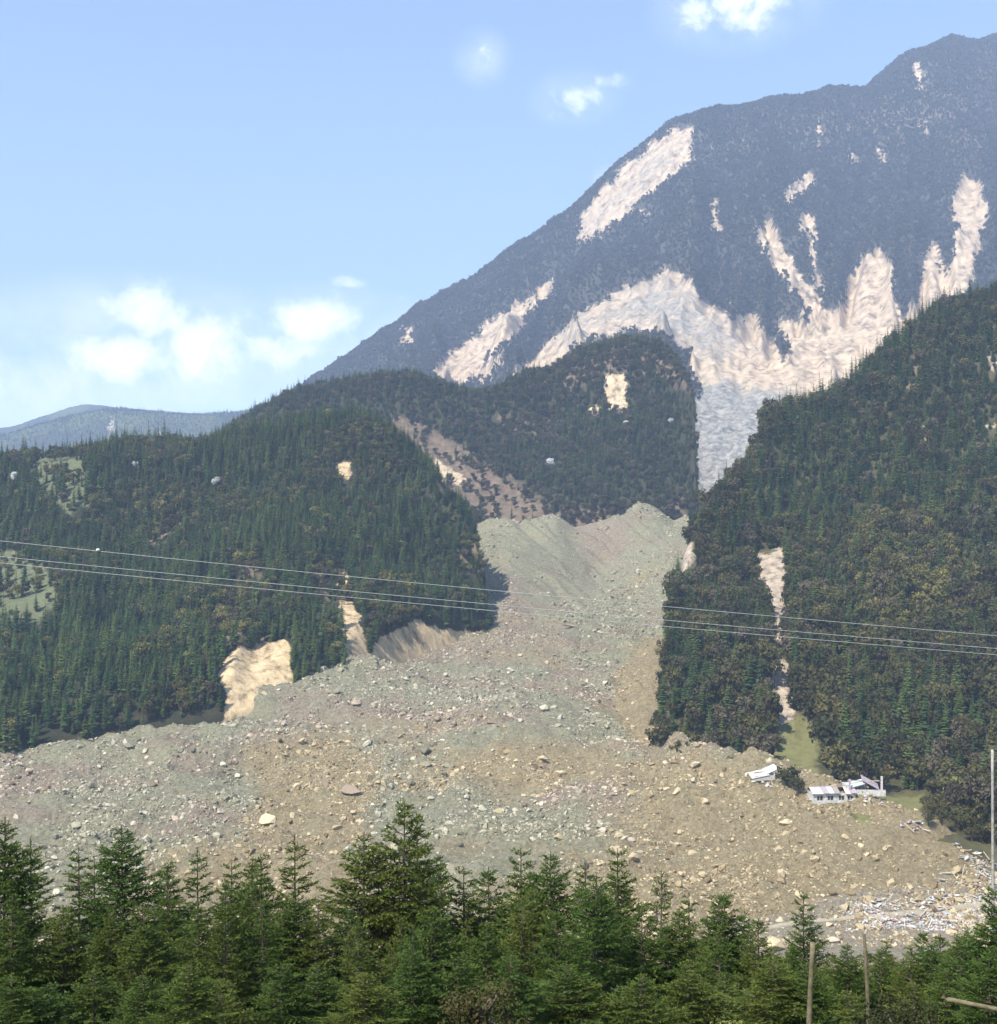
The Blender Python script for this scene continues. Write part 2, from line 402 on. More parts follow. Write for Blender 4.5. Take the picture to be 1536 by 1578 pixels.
tan_l = [[(545,1045),(585,985),(640,955),(690,972),(760,975),(790,1010),(640,1040),(540,1070)],[(338,1040),(352,1008),(366,996),(384,1002),(402,986),(424,992),(440,984),(452,998),(446,1030),(456,1060),(452,1095),(345,1112),(348,1070)], [(512,880),(535,885),(545,930),(565,985),(578,1040),(535,1050),(528,960)],
         [(518,715),(540,712),(544,735),(520,738)],[(660,712),(700,728),(722,748),(700,744),(668,726)]]
br_l = [[(330,930),(380,900),(400,960),(360,990),(320,985)], [(700,840),(750,820),(756,870),(720,880)],
        [(470,870),(530,880),(540,930),(480,920)],[(215,835),(280,770),(285,800),(240,840)],[(340,870),(400,860),(410,890),(350,900)]]
gr_l = [[(-20,850),(40,850),(80,890),(92,920),(60,960),(-20,980)], [(40,705),(128,700),(134,775),(100,790),(60,745)]]
nose = [(722,800),(745,790),(830,790),(830,1060),(690,1030),(730,985),(738,930),(728,870)]
LH.clear = clear_below(tan_l, LH.U, LH.V, 26); LH.bclear = clear_below(br_l, LH.U, LH.V, 22); LH.gclear = clear_below(gr_l, LH.U, LH.V, 22)
LH.tan = polys_sd(tan_l, LH.U, LH.V); LH.brown = polys_sd(br_l, LH.U, LH.V); LH.grass = polys_sd(gr_l, LH.U, LH.V)
m_left = terrain_mat('left_hill_ground', (.018, .022, .011), (.05, .046, .024), .08, (.43, .325, .19), grass=(.15, .165, .085), escale=.12)
build_sheet(LH, 'forested_hill', [m_left], {'scar': mask01(LH.tan, 9), 'grey': LH.U*0, 'brown': mask01(LH.brown, 12), 'grass': mask01(LH.grass, 12)})

# ------------------------------------------------------------------ forested slope to the right, with the valley terrace at its foot
rc_ = [(-300,1508,700),(900,1448,640),(985,1308,620),(1004,1198,620),(1016,1108,630),(1025,1018,660),(1034,938,700),(1044,902,750),(1056,851,790),(1070,821,820),(1100,781,860),(1150,728,910),(1168,696,930),(1182,654,960),(1205,642,975),(1240,638,985),(1280,628,1000),(1340,580,1020),(1400,528,1040),(1440,488,1060),(1500,474,1080),(1536,464,1090),(1700,404,1110),(1836,364,1120)]
rb = [(-300,1400,520),(900,1460,560),(985,1320,575),(1004,1230,575),(1016,1180,568),(1040,1170,555),(1100,1192,535),(1150,1200,525),(1200,1190,520),(1260,1192,515),(1330,1208,505),(1400,1225,495),(1470,1250,470),(1536,1275,450),(1836,1350,400)]
rt = [(-300,1500,470),(900,1560,510),(985,1400,540),(1004,1290,540),(1016,1230,540),(1040,1205,530),(1100,1225,505),(1150,1240,490),(1200,1240,480),(1260,1245,470),(1330,1265,455),(1400,1290,445),(1470,1320,430),(1536,1350,425),(1836,1420,390)]
us_ = sorted(set([p[0] for p in rc_]+[p[0] for p in rb]))
rc_, rb, rt = resamp(rc_), resamp(rb), resamp(rt)
RS = sheet([[(u, v+120, d-8) for u, v, d in rt], rt, rb, lerp_line(rb, rc_, .34, .28), lerp_line(rb, rc_, .68, .64), rc_, [(u, v+20, d+80) for u, v, d in rc_], [(u, v+220, d+260) for u, v, d in rc_]], 640, 320, u0=860, u1=1836, weights=[.15,.3,1,1,1,.3,.4])
RS.sc_c = RS.kk[5]; RS.sb = RS.kk[2]
wcr = (1 - sstep(RS.sc_c-.15, RS.sc_c, RS.s)*.8)*sstep(RS.sb, RS.sb+.15, RS.s)
RS.Z += (ridged(RS.U/130+.5*fbm(RS.U/220, RS.s*4, 2)+.7, RS.s*1.6, 3)*9 + fbm(RS.X/80, RS.Y/80, 4)*8)*wcr + fbm(RS.X/12, RS.Y/12, 3)*.8*sstep(RS.sb-.03, RS.sb+.05, RS.s)
RS.V = VH-F*RS.Z/RS.D
tan_r = [[(1160,855),(1205,845),(1212,900),(1185,912),(1165,890)], [(1184,905),(1212,900),(1212,1000),(1224,1112),(1194,1112),(1186,1000)], [(1036,850),(1066,838),(1074,862),(1050,885)], [(1503,532),(1512,535),(1540,568),(1530,574)],
         [(1418,655),(1432,658),(1432,680),(1420,680)],[(1515,655),(1536,652),(1536,664),(1516,664)]]
br_r = [[(1030,850),(1060,800),(1110,750),(1165,690),(1182,622),(1240,605),(1230,640),(1185,690),(1150,740),(1090,810),(1060,850)], [(1060,860),(1180,860),(1230,900),(1180,960),(1080,910)], [(1360,560),(1420,540),(1430,600),(1370,610)]]
gr_r = [[(1195,1110),(1250,1100),(1262,1150),(1258,1215),(1205,1210),(1190,1160)], [(1318,1225),(1420,1225),(1415,1290),(1318,1285)], [(1330,830),(1430,815),(1445,900),(1430,960),(1370,990),(1330,930)]]
RS.tan = polys_sd(tan_r, RS.U, RS.V); RS.brown = polys_sd(br_r, RS.U, RS.V); RS.grass = polys_sd(gr_r, RS.U, RS.V)
RS.meadow = clear_below(gr_r[:2], RS.U, RS.V, 30); RS.clear = clear_below(tan_r, RS.U, RS.V, 30)
m_right = terrain_mat('right_slope_ground', (.035, .036, .016), (.10, .09, .042), .09, (.34, .28, .21), grass=(.19, .185, .075), escale=.12)
build_sheet(RS, 'forested_slope', [m_right], {'scar': mask01(RS.tan, 8), 'grey': RS.U*0, 'brown': mask01(RS.brown, 14), 'grass': mask01(RS.grass, 12)})

# ------------------------------------------------------------------ landslide debris and valley floor
def dl(*p): return list(p)
ext = lambda A: [(-300, A[0][1], A[0][2])] + A + [(1836, A[-1][1]+15, A[-1][2])] if A[0][0] > -300 else A
D_lines = [
 [(-300,1640,300),(1836,1640,300)],
 [(-300,1452,380),(1100,1450,380),(1300,1440,385),(1836,1440,390)],
 [(-300,1405,402),(1000,1402,402),(1200,1412,400),(1300,1398,403),(1400,1388,408),(1500,1392,408),(1836,1410,405)],
 [(-300,1360,428),(0,1352,430),(600,1346,430),(1000,1350,426),(1200,1362,420),(1300,1347,421),(1400,1336,424),(1500,1352,424),(1836,1385,420)],
 [(-300,1290,500),(0,1256,500),(400,1246,500),(800,1238,500),(1000,1238,495),(1100,1240,490),(1250,1262,462),(1400,1298,442),(1536,1342,430),(1836,1380,428)],
 [(-300,1210,595),(0,1166,595),(300,1132,600),(540,1128,600),(800,1135,600),(1000,1152,585),(1040,1160,562),(1100,1180,532),(1250,1226,487),(1400,1280,456),(1536,1335,438),(1836,1380,435)],
 [(-300,1150,720),(0,1112,720),(300,1070,720),(540,1037,722),(700,1050,720),(900,1052,720),(1000,1060,715),(1040,1085,690),(1100,1150,620),(1250,1230,540),(1400,1290,500),(1836,1390,470)],
 [(-300,1090,860),(300,1030,860),(540,1003,860),(640,990,860),(770,966,860),(900,974,860),(1000,985,850),(1040,1005,830),(1100,1060,760),(1836,1300,560)],
 [(-300,1010,1000),(300,990,1000),(640,952,1000),(740,905,1000),(780,893,1000),(830,908,1000),(920,928,1000),(960,932,1000),(1000,922,1000),(1040,905,990),(1100,930,950),(1836,1250,700)],
 [(-300,960,1130),(640,880,1130),(740,835,1130),(780,832,1130),(850,848,1130),(930,888,1130),(960,874,1130),(1000,862,1130),(1040,852,1130),(1100,850,1120),(1836,1150,900)],
 [(-300,900,1230),(640,850,1230),(740,818,1230),(770,808,1230),(800,808,1230),(850,795,1230),(890,812,1230),(930,802,1230),(960,792,1230),(985,779,1230),(1010,787,1230),(1040,806,1230),(1070,802,1230),(1100,800,1230),(1836,1050,1100)],
 [(-300,960,1320),(640,900,1320),(1040,850,1320),(1836,1060,1250)],
]
DB = sheet(D_lines, 880, 430, weights=[.35,.5,.6,1,1,.9,.8,.8,.7,.6,.3])
bank_ = mask01(poly_sd([(950,1040),(1000,1000),(1035,975),(1050,1165),(990,1145),(950,1110)], DB.U, DB.V), 14)
DB.Z += bank_*np.clip((DB.U-960)/80, 0, 1)*9
scree = np.maximum(poly_sd([(765,800),(850,790),(960,780),(1045,800),(1030,850),(960,870),(935,930),(860,945),(800,960),(765,900)], DB.U, DB.V), -60)
rough = (1 - .75*sstep(-15, 20, scree))*(1-.6*bank_)
flat = mask01(poly_sd([(1130,1412),(1240,1395),(1310,1376),(1400,1366),(1540,1370),(1700,1380),(1700,1480),(1130,1480)], DB.U, DB.V), 8)
near = sstep(.04, .13, DB.s)*(1-.75*flat)
DB.Z += rough*near*ridged(DB.X/95+.5*fbm(DB.X/90, DB.Y/90, 2), (DB.Y+.35*DB.X)/38, 3)*3.4
DB.Z += rough*near*(fbm(DB.X/70, DB.Y/45, 3)*6.5 + ridged(DB.X/34+.3*fbm(DB.X/60,DB.Y/60,2), DB.Y/20, 3)*3.4 + fbm(DB.X/9, DB.Y/8, 3)*1.7 + np.maximum(fbm(DB.X/5, DB.Y/4, 2), 0)*2.2)
sg = (DB.U-765)*.62 + (DB.V-800)*-.78   # gullies run down the scree to the right
DB.Z += (1-rough)*(ridged(sg/17+.5*fbm(DB.U/40, DB.V/40, 2), DB.V/140, 3)*5.5 + fbm(DB.X/8, DB.Y/8, 3)*1.3)
# levee along the margins and the scarp of the front
for (pl, h, wd) in (([(0,1160),(130,1133),(330,1092),(450,1067),(540,1044)], 3.0, 8), ([(1040,1165),(1150,1196),(1250,1226),(1400,1278),(1500,1312)], 3.5, 8)):
    yv = np.interp(DB.U, [p[0] for p in pl], [p[1] for p in pl])
    inn = (DB.U > pl[0][0]-40) & (DB.U < pl[-1][0]+40)
    DB.Z += np.where(inn, h*np.exp(-((DB.V-yv)/wd)**2), 0)
DB.V = VH-F*DB.Z/DB.D
# what the ground is made of
nA = fbm(DB.X/90, DB.Y/60, 4); nB = fbm(DB.X/50+40, DB.Y/32+9, 4)
och = np.clip(.40 + .0011*(DB.U-640) + .0030*(DB.V-1235) + nA*1.0, 0, 1)
och = np.maximum(och, np.clip(bank_*1.5, 0, 1))
och = np.maximum(och, .9*mask01(poly_sd([(380,1150),(520,1120),(600,1180),(560,1330),(330,1370),(390,1260)], DB.U, DB.V)+nB*26, 24))
och *= 1 - .7*mask01(scree, 20)
pink = np.clip(.40 + nB*1.2 - .5*np.abs(DB.V-1130)/260, 0, 1)
pk2 = polys_sd([[(770,860),(830,930),(820,975),(770,975)], [(880,800),(940,800),(1000,790),(960,860),(900,890)], [(560,1040),(640,1000),(770,975),(900,960),(800,1000),(640,1030)]], DB.U, DB.V)
pink = np.maximum(pink, .8*mask01(pk2+nA*10, 14))
DB.och = och; DB.pink = pink
m_deb, t, b = new_mat('debris_ground', .95); nb = NB(t); p = nb.pos()
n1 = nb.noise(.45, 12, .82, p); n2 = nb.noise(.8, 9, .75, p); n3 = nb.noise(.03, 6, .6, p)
grey = nb.ramp(n1, [(.3, (.145, .138, .08)), (.5, (.31, .298, .192)), (.7, (.50, .475, .33))])
ochc = nb.ramp(n1, [(.3, (.18, .137, .07)), (.5, (.36, .29, .165)), (.7, (.54, .45, .28))])
pnk = nb.ramp(n1, [(.3, (.15, .116, .078)), (.5, (.31, .252, .182)), (.7, (.49, .415, .31))])
vf = nb.ramp(n1, [(.3, (.20, .17, .11)), (.5, (.36, .31, .225)), (.7, (.52, .46, .36))])
col = nb.mix(nb.edge(nb.attr('pink'),   .06, 2.2, .5), grey, pnk)
col = nb.mix(nb.edge(nb.attr('ochre'),   .06, 2.2, .5), col, ochc)
col = nb.mix(nb.edge(nb.attr('flat'), .1, 1.2, .2), col, vf)
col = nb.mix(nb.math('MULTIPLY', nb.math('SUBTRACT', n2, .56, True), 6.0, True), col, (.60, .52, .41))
col = nb.mix(nb.math('MULTIPLY', nb.math('SUBTRACT', .445, n2, True), 7.0, True), col, (.07, .055, .038))  # dark soil, plus shade in gaps between the stones painted into the colour
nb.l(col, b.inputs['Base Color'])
nb.bump(nb.math('ADD', n1, nb.math('MULTIPLY', n2, .6)), 1.0, 2.6, b)
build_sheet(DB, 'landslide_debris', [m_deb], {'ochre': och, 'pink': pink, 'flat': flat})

# ground in the valley that everything stands in, out to the horizon
m_gnd, t, b = new_mat('valley_ground'); nb = NB(t)
nb.l(nb.ramp(nb.noise(.02, 8, .6, nb.pos()), [(.3, (.05, .055, .03)), (.7, (.10, .09, .055))]), b.inputs['Base Color'])
g = mesh_from('ground', [(-6900, -300, -150), (6900, -300, -150), (6900, 8800, -150), (-6900, 8800, -150)], [(0, 1, 2, 3)], [m_gnd])
obj('ground', g)['kind'] = 'structure'

# ------------------------------------------------------------------ slope at the photographer's feet
def fgz(x, y):
    x = np.asarray(x, float); y = np.asarray(y, float)
    z = np.where(y < 1, -1.75, -1.75 - (y-1)*.425)
    z = z + fbm(x/14+3, y/14, 3)*.9*sstep(8, 24, y)
    return z
gx, gy = np.meshgrid(np.linspace(-190, 190, 200), np.concatenate([np.linspace(-40, 1, 8), np.linspace(2, 110, 110), np.linspace(114, 318, 60)]))
FG = Sheet(); FG.X = gx; FG.Y = gy; FG.Z = fgz(gx, gy); FG.ns, FG.nu = gx.shape
m_fg, t, b = new_mat('slope_ground'); nb = NB(t); p = nb.pos()
nb.l(nb.ramp(nb.noise(.8, 8, .7, p), [(.3, (.035, .03, .016)), (.5, (.075, .08, .03)), (.7, (.15, .125, .06))]), b.inputs['Base Color'])
nb.bump(nb.noise(4, 8, .7, p), .8, .2, b)
build_sheet(FG, 'foreground_slope', [m_fg])

# ------------------------------------------------------------------ trees: materials and prototypes
def leaf_mat(name, c0, c1, c2, scale=1.2, trans=.25):
    m, t, b = new_mat(name, .75); nb = NB(t)
    r = nb.rand()
    ns = nb.math('ADD', nb.math('MULTIPLY', nb.noise(scale, 4, .6, nb.pos()), .45), nb.math('MULTIPLY', nb.noise(.022, 4, .6, nb.pos()), .75))
    col = nb.ramp(nb.math('ADD', nb.math('MULTIPLY', r, .55), nb.math('MULTIPLY', ns, .55)), [(.24, c0), (.54, c1), (.86, c2)])
    nb.l(col, b.inputs['Base Color'])
    tr = nb.n('ShaderNodeBsdfTranslucent'); nb.l(col, tr.inputs[0])
    mx = nb.n('ShaderNodeMixShader'); mx.inputs[0].default_value = trans
    nb.l(b.outputs[0], mx.inputs[1]); nb.l(tr.outputs[0], mx.inputs[2])
    nb.l(mx.outputs[0], t.nodes['Material Output'].inputs['Surface'])
    return m
m_con = leaf_mat('conifer_needles', (.018, .042, .015), (.046, .090, .025), (.115, .155, .038))
m_spr = leaf_mat('young_spruce_needles', (.026, .050, .018), (.050, .082, .025), (.10, .125, .038), .9)
m_brd = leaf_mat('spring_leaves', (.032, .030, .011), (.066, .059, .020), (.135, .12, .04), .5)
m_brd2 = leaf_mat('dark_spring_leaves', (.024, .031, .011), (.056, .059, .020), (.11, .105, .034), .5)
m_brn = leaf_mat('bare_twig_crown', (.042, .035, .020), (.076, .063, .036), (.125, .105, .062), .3, .1)
m_blo = leaf_mat('white_blossom', (.50, .50, .46), (.66, .66, .62), (.78, .77, .74), .5)
m_bsh = leaf_mat('mountain_scrub', (.046, .045, .038), (.074, .067, .055), (.112, .098, .08), .05, .1)
m_brk, t, b = new_mat('bark'); nb = NB(t)
nb.l(nb.ramp(nb.noise(6, 6, .7, nb.pos()), [(.3, (.05, .038, .028)), (.7, (.13, .105, .08))]), b.inputs['Base Color'])

def tube(verts, faces, pts, rads, k=5):
    base = len(verts); n = len(pts)
    for i, p in enumerate(pts):
        a = pts[max(i-1, 0)]; c = pts[min(i+1, n-1)]
        d = (Vector(c)-Vector(a)).normalized()
        s = d.orthogonal().normalized() if abs(d.z) < .9 else Vector((1, 0, 0))
        s = (s - d*s.dot(d)).normalized(); q = d.cross(s)
        for j in range(k):
            an = 2*math.pi*j/k
            verts.append(Vector(p)+(s*math.cos(an)+q*math.sin(an))*rads[i])
    for i in range(n-1):
        for j in range(k):
            a = base+i*k+j; b_ = base+i*k+(j+1) % k
            faces.append((a, b_, b_+k, a+k))

def conifer(seed, H=20.0, width=3.2, layers=17, mat=None, crown_from=.1):
    """a forest conifer: a trunk and whorls of drooping, ragged boughs"""
    r = random.Random(seed)
    tv, tf = [], []
    tube(tv, tf, [(0, 0, -1.5), (r.uniform(-.1, .1), r.uniform(-.1, .1), H*.5), (0, 0, H*.97)], [.24, .17, .03], 5)
    cv, cf = [], []
    for i in range(layers):
        f = i/(layers-1)
        z = H*(crown_from+(1-crown_from-.03)*f)
        rad = width*(1-f)**.78*(r.uniform(.8, 1.15))*(min(1, .62+f*2.2)) + .22
        n = max(5, int(11-5*f)); ph = r.random()*6.28
        for j in range(n):
            an = ph+6.2832*j/n+r.uniform(-.25, .25); L_ = rad*r.uniform(.62, 1.2)
            dr = -.42+.5*f+r.uniform(-.12, .12)
            d = Vector((math.cos(an), math.sin(an), 0)); sd_ = Vector((-d.y, d.x, 0))
            z0 = z+r.uniform(-.3, .3)
            a = Vector((0, 0, z0+.35)); m_ = d*L_*.55+Vector((0, 0, z0+dr*L_*.5)); e = d*L_+Vector((0, 0, z0+dr*L_+.1*L_))
            wd = L_*r.uniform(.26, .42)
            bi = len(cv)
            cv += [a, m_+sd_*wd+Vector((0, 0, -.25*wd)), e, m_-sd_*wd+Vector((0, 0, -.25*wd)), m_+Vector((0, 0, .18*wd))]
            cf += [(bi, bi+1, bi+4), (bi, bi+4, bi+3), (bi+1, bi+2, bi+4), (bi+4, bi+2, bi+3)]
    bi = len(cv)
    cv += [Vector((.18, 0, H*.93)), Vector((-.1, .15, H*.93)), Vector((-.1, -.15, H*.93)), Vector((0, 0, H*1.02))]
    cf += [(bi, bi+1, bi+3), (bi+1, bi+2, bi+3), (bi+2, bi, bi+3)]
    return (tv, tf), (cv, cf)

def broadleaf(seed, H=12.0, W=4.0, n=420, leaf=.75, trunks=1):
    """a spreading tree: forked limbs and leaf clumps through the crown"""
    r = random.Random(seed)
    tv, tf = [], []; tips = []
    for t_ in range(trunks):
        b0 = Vector((r.uniform(-.6, .6)*(trunks > 1), r.uniform(-.6, .6)*(trunks > 1), -1))
        f0 = Vector((r.uniform(-.5, .5), r.uniform(-.5, .5), H*.36))
        tube(tv, tf, [b0, (b0+f0)*.5+Vector((r.uniform(-.2, .2), 0, 0)), f0], [.24, .19, .14], 5)
        for k in range(5):
            an = r.random()*6.28; e = f0+Vector((math.cos(an)*W*r.uniform(.3, .7), math.sin(an)*W*r.uniform(.3, .7), H*r.uniform(.2, .52)))
            tube(tv, tf, [f0, (f0+e)*.5+Vector((0, 0, .4)), e], [.12, .08, .03], 4); tips.append(e)
    lobes = []
    for e in tips: lobes.append((e, W*r.uniform(.32, .5)))
    for k in range(5):
        an = r.random()*6.28; q = r.random()**.5*W*.7
        lobes.append((Vector((math.cos(an)*q, math.sin(an)*q, H*r.uniform(.45, .85))), W*r.uniform(.3, .48)))
    cv, cf = [], []
    for k in range(n):
        c, rad = r.choice(lobes)
        d = Vector((r.gauss(0, 1), r.gauss(0, 1), r.gauss(0, .8))).normalized()
        p = c+d*rad*(r.random()**.4)
        nrm = (d+Vector((r.gauss(0, .6), r.gauss(0, .6), r.gauss(.3, .6)))).normalized()
        a = nrm.orthogonal().normalized(); b_ = nrm.cross(a); ro = r.random()*6.28
        a, b_ = a*math.cos(ro)+b_*math.sin(ro), b_*math.cos(ro)-a*math.sin(ro)
        s = leaf*r.uniform(.5, 1.2); bi = len(cv)
        cv += [p+a*s, p+b_*s*.6+nrm*s*.25, p-a*s*.9, p-b_*s*.6+nrm*s*.2]
        cf += [(bi, bi+1, bi+2, bi+3)]
    return (tv, tf), (cv, cf)

def joined(name, T, Cn, mt, mc):
    tv, tf = T; cv, cf = Cn
    o = len(tv)
    return mesh_from(name, tv+cv, tf+[tuple(i+o for i in f) for f in cf], [mt, mc], mat_idx=[0]*len(tf)+[1]*len(cf))

CON = [conifer(i, 20, w_, 17) for i, w_ in enumerate((3.3, 3.8, 2.9, 4.2, 3.5, 2.6))]
CON_J = [joined('conifer', T, K, m_brk, m_con) for T, K in CON]
CON_T = [mesh_from('trunk', *T, [m_brk]) for T, K in CON]; CON_C = [mesh_from('crown', *K, [m_con]) for T, K in CON]
BRD = [broadleaf(40+i, 12, 4.0+.4*i, 430, .8, 1+i % 2) for i in range(4)]
def brd_set(mat): return [joined('broadleaf', T, K, m_brk, mat) for T, K in BRD]
BRD_O, BRD_D, BRD_B = brd_set(m_brd), brd_set(m_brd2), brd_set(m_brn)
BRD_T = [mesh_from('trunk', *T, [m_brk]) for T, K in BRD]
BRD_CO = [mesh_from('crown', *K, [m_brd]) for T, K in BRD]; BRD_CD = [mesh_from('crown', *K, [m_brd2]) for T, K in BRD]
BRD_CB = [mesh_from('crown', *K, [m_brn]) for T, K in BRD]
SCR = [broadleaf(70+i, 8, 3.6, 80, 1.5, 1) for i in range(3)]
SCR_J = [joined('scrub', T, K, m_brk, m_bsh) for T, K in SCR]

# ------------------------------------------------------------------ instancing one uncountable mass as one object
def mass(name, protos, pts, rotz, scl, which, tilt=None, kind='stuff', label=None):
    col = bpy.data.collections.new(name+'_kinds')
    for i, pm in enumerate(protos):
        po = bpy.data.objects.new('%s_kind_%02d' % (name, i), pm); col.objects.link(po)
    m = bpy.data.meshes.new(name); n = len(pts)
    m.vertices.add(n); m.vertices.foreach_set('co', np.asarray(pts, np.float32).ravel())
    def fa(nm, ty, arr):
        a_ = m.attributes.new(nm, ty, 'POINT')
        a_.data.foreach_set('vector' if ty == 'FLOAT_VECTOR' else 'value', arr.ravel())
    rot = np.zeros((n, 3), np.float32); rot[:, 2] = rotz
    if tilt is not None: rot[:, 0:2] = tilt
    fa('rot', 'FLOAT_VECTOR', rot)
    s3 = np.asarray(scl, np.float32)
    if s3.ndim == 1: s3 = np.repeat(s3[:, None], 3, 1)
    fa('scl', 'FLOAT_VECTOR', s3)
    fa('which', 'INT', np.asarray(which, np.int32))
    o = obj(name, m); o['kind'] = kind
    if label: o['label'] = label
    g = bpy.data.node_groups.new(name, 'GeometryNodeTree')
    g.interface.new_socket('Geometry', in_out='INPUT', socket_type='NodeSocketGeometry')
    g.interface.new_socket('Geometry', in_out='OUTPUT', socket_type='NodeSocketGeometry')
    gi = g.nodes.new('NodeGroupInput'); go = g.nodes.new('NodeGroupOutput')
    ci = g.nodes.new('GeometryNodeCollectionInfo'); ci.inputs['Collection'].default_value = col
    ci.inputs['Separate Children'].default_value = True; ci.inputs['Reset Children'].default_value = True
    ip = g.nodes.new('GeometryNodeInstanceOnPoints'); ip.inputs['Pick Instance'].default_value = True
    def na(nm, ty):
        x = g.nodes.new('GeometryNodeInputNamedAttribute'); x.data_type = ty; x.inputs['Name'].default_value = nm
        return x.outputs['Attribute']
    e2r = g.nodes.new('FunctionNodeEulerToRotation')
    g.links.new(na('rot', 'FLOAT_VECTOR'), e2r.inputs[0])
    g.links.new(gi.outputs[0], ip.inputs['Points']); g.links.new(ci.outputs[0], ip.inputs['Instance'])
    g.links.new(na('which', 'INT'), ip.inputs['Instance Index'])
    g.links.new(e2r.outputs[0], ip.inputs['Rotation']); g.links.new(na('scl', 'FLOAT_VECTOR'), ip.inputs['Scale'])
    g.links.new(ip.outputs[0], go.inputs[0])
    md = o.modifiers.new('scatter', 'NODES'); md.node_group = g
    return o

def thin(P, rmin):
    """drop points that crowd their neighbours"""
    seen = {}; keep = np.zeros(len(P), bool)
    for i, (x, y, z) in enumerate(P):
        k = (int(x//rmin), int(y//rmin))
        if k in seen: continue
        seen[k] = 1; keep[i] = True
    return keep

def thing(name, label, cat, loc, rotz=0, scl=1.0, group=None):
    o = bpy.data.objects.new(name, None); C.objects.link(o)
    o.location = loc; o.rotation_euler = (0, 0, rotz); o.scale = scl if isinstance(scl, tuple) else (scl,)*3
    o.empty_display_size = .5
    return tag(o, label, cat, group)
def tree(name, label, cat, loc, rotz, scl, tm, cm, group=None):
    t_ = thing(name, label, cat, loc, rotz, scl, group)
    obj('trunk', tm, t_); obj('crown', cm, t_)
    return t_

def forest(name, S, n, accept, smin, smax, cell, sizes, protos, parts, pick_n, label, treename, cat, group, vmax=1340):
    P, U, V = scatter(S, n, accept, smin, smax)
    k = thin(P, cell); P, U, V = P[k], U[k], V[k]
    n = len(P)
    h = rng.uniform(sizes[0], sizes[1], n)*(1+.16*rng.standard_normal(n)).clip(.5, 1.6)*(1+.35*fbm(P[:, 0]/45+3, P[:, 1]/45, 3))
    wv = (.35+.6*h)*rng.uniform(.8, 1.2, n)
    rz = rng.uniform(0, 6.28, n); wh = rng.integers(0, len(protos), n)
    tilt = rng.normal(0, .03, (n, 2))
    show = np.where((U > 5) & (U < 1531) & (V < vmax) & (V > 0), h/P[:, 1], -1)
    top = np.argsort(-show)[:pick_n]; top = top[show[top] > 0]
    rest = np.ones(n, bool); rest[top] = False
    for i in top:
        lb_ = label(U[i], V[i]) if callable(label) else label
        tree(treename, lb_, cat, tuple(P[i]), float(rz[i]), (float(wv[i]), float(wv[i]), float(h[i])), parts[0][wh[i]], parts[1][wh[i]], group)
    mass(name, protos, P[rest], rz[rest], np.stack([wv, wv, h], -1)[rest], wh[rest], tilt[rest])
    return n

m_yl0 = leaf_mat('bright_spring_leaves', (.07, .066, .018), (.135, .125, .032), (.21, .19, .055), .5)
BRD_Y = brd_set(m_yl0); BRD_CY = [mesh_from('crown', *K, [m_yl0]) for T, K in BRD]
# left hill: dense conifers
def c(p): return np.clip(p, 0, 1)
acc_l = lambda U, V, S: c(1-mask01(S.clear[:-1, :-1], 4))*c(1-.93*mask01(S.bclear[:-1, :-1], 6))*c(1-.95*mask01(S.gclear[:-1, :-1], 6))
def zone_l(u):
    return ('at the far left of the picture' if u < 120 else 'behind the left end of the debris' if u < 250 else 'just left of the tan bank' if u < 350 else 'around and above the tan bank' if u < 460 else
            'beside the narrow tan chute' if u < 585 else 'on the nose beside the upper channel')
def lab_l(u, v): return 'tall dark conifer in the left forest, ' + zone_l(u)
n1_ = forest('conifer_forest', LH, 27000, lambda U, V, S: acc_l(U, V, S)*np.clip(.75+1.3*fbm(S.X/35+9, S.Y/35, 3)[:-1, :-1], .4, 1), LH.sb+.005, LH.sc_c+.03, 4.4, (.36, .88), CON_J, (CON_T, CON_C), 150,
       lab_l, 'conifer_tree', 'conifer', 'conifers left of the debris')
# spring-green and bare trees among them
nl = lambda U, V, S: acc_l(U, V, S)*np.clip(.15+2.2*fbm(S.X/60+7, S.Y/60, 3)[:-1, :-1], .03, 1) + .5*mask01(S.brown[:-1, :-1], 6)+.06*mask01(S.grass[:-1, :-1], 6)
forest('broadleaf_wood', LH, 4800, nl, LH.sb, LH.sc_c, 4.6, (.4, .9), BRD_D+BRD_B+BRD_Y, (BRD_T*3, BRD_CD+BRD_CB+BRD_CY), 60,
       (lambda u, v: 'leafy tree among left conifers, ' + zone_l(u)), 'broadleaf_tree', 'tree', 'leafy trees left of the debris')
# the wooded spur
acc_s = lambda U, V, S: c(1-mask01(S.clear[:-1, :-1], 4))*c(1-.8*mask01(S.brown[:-1, :-1], 8))*c(1-.9*mask01(S.band[:-1, :-1], 6))
forest('spur_forest', SP, 20000, acc_s, .06, SP.sc_c+.03, 5.5, (.5, .9), CON_J, (CON_T, CON_C), 0, '', '', '', '')
acc_sb = lambda U, V, S: (.35+.65*mask01(S.brown[:-1, :-1], 8))*c(1-mask01(S.tan[:-1, :-1]+2, 4))*c(1-.9*mask01(S.band[:-1, :-1], 6))
forest('spur_broadleaf_wood', SP, 9000, acc_sb, .03, SP.sc_c+.02, 5.5, (.6, 1.0), BRD_B+BRD_D, (BRD_T+BRD_T, BRD_CB+BRD_CD), 0, '', '', '', '')
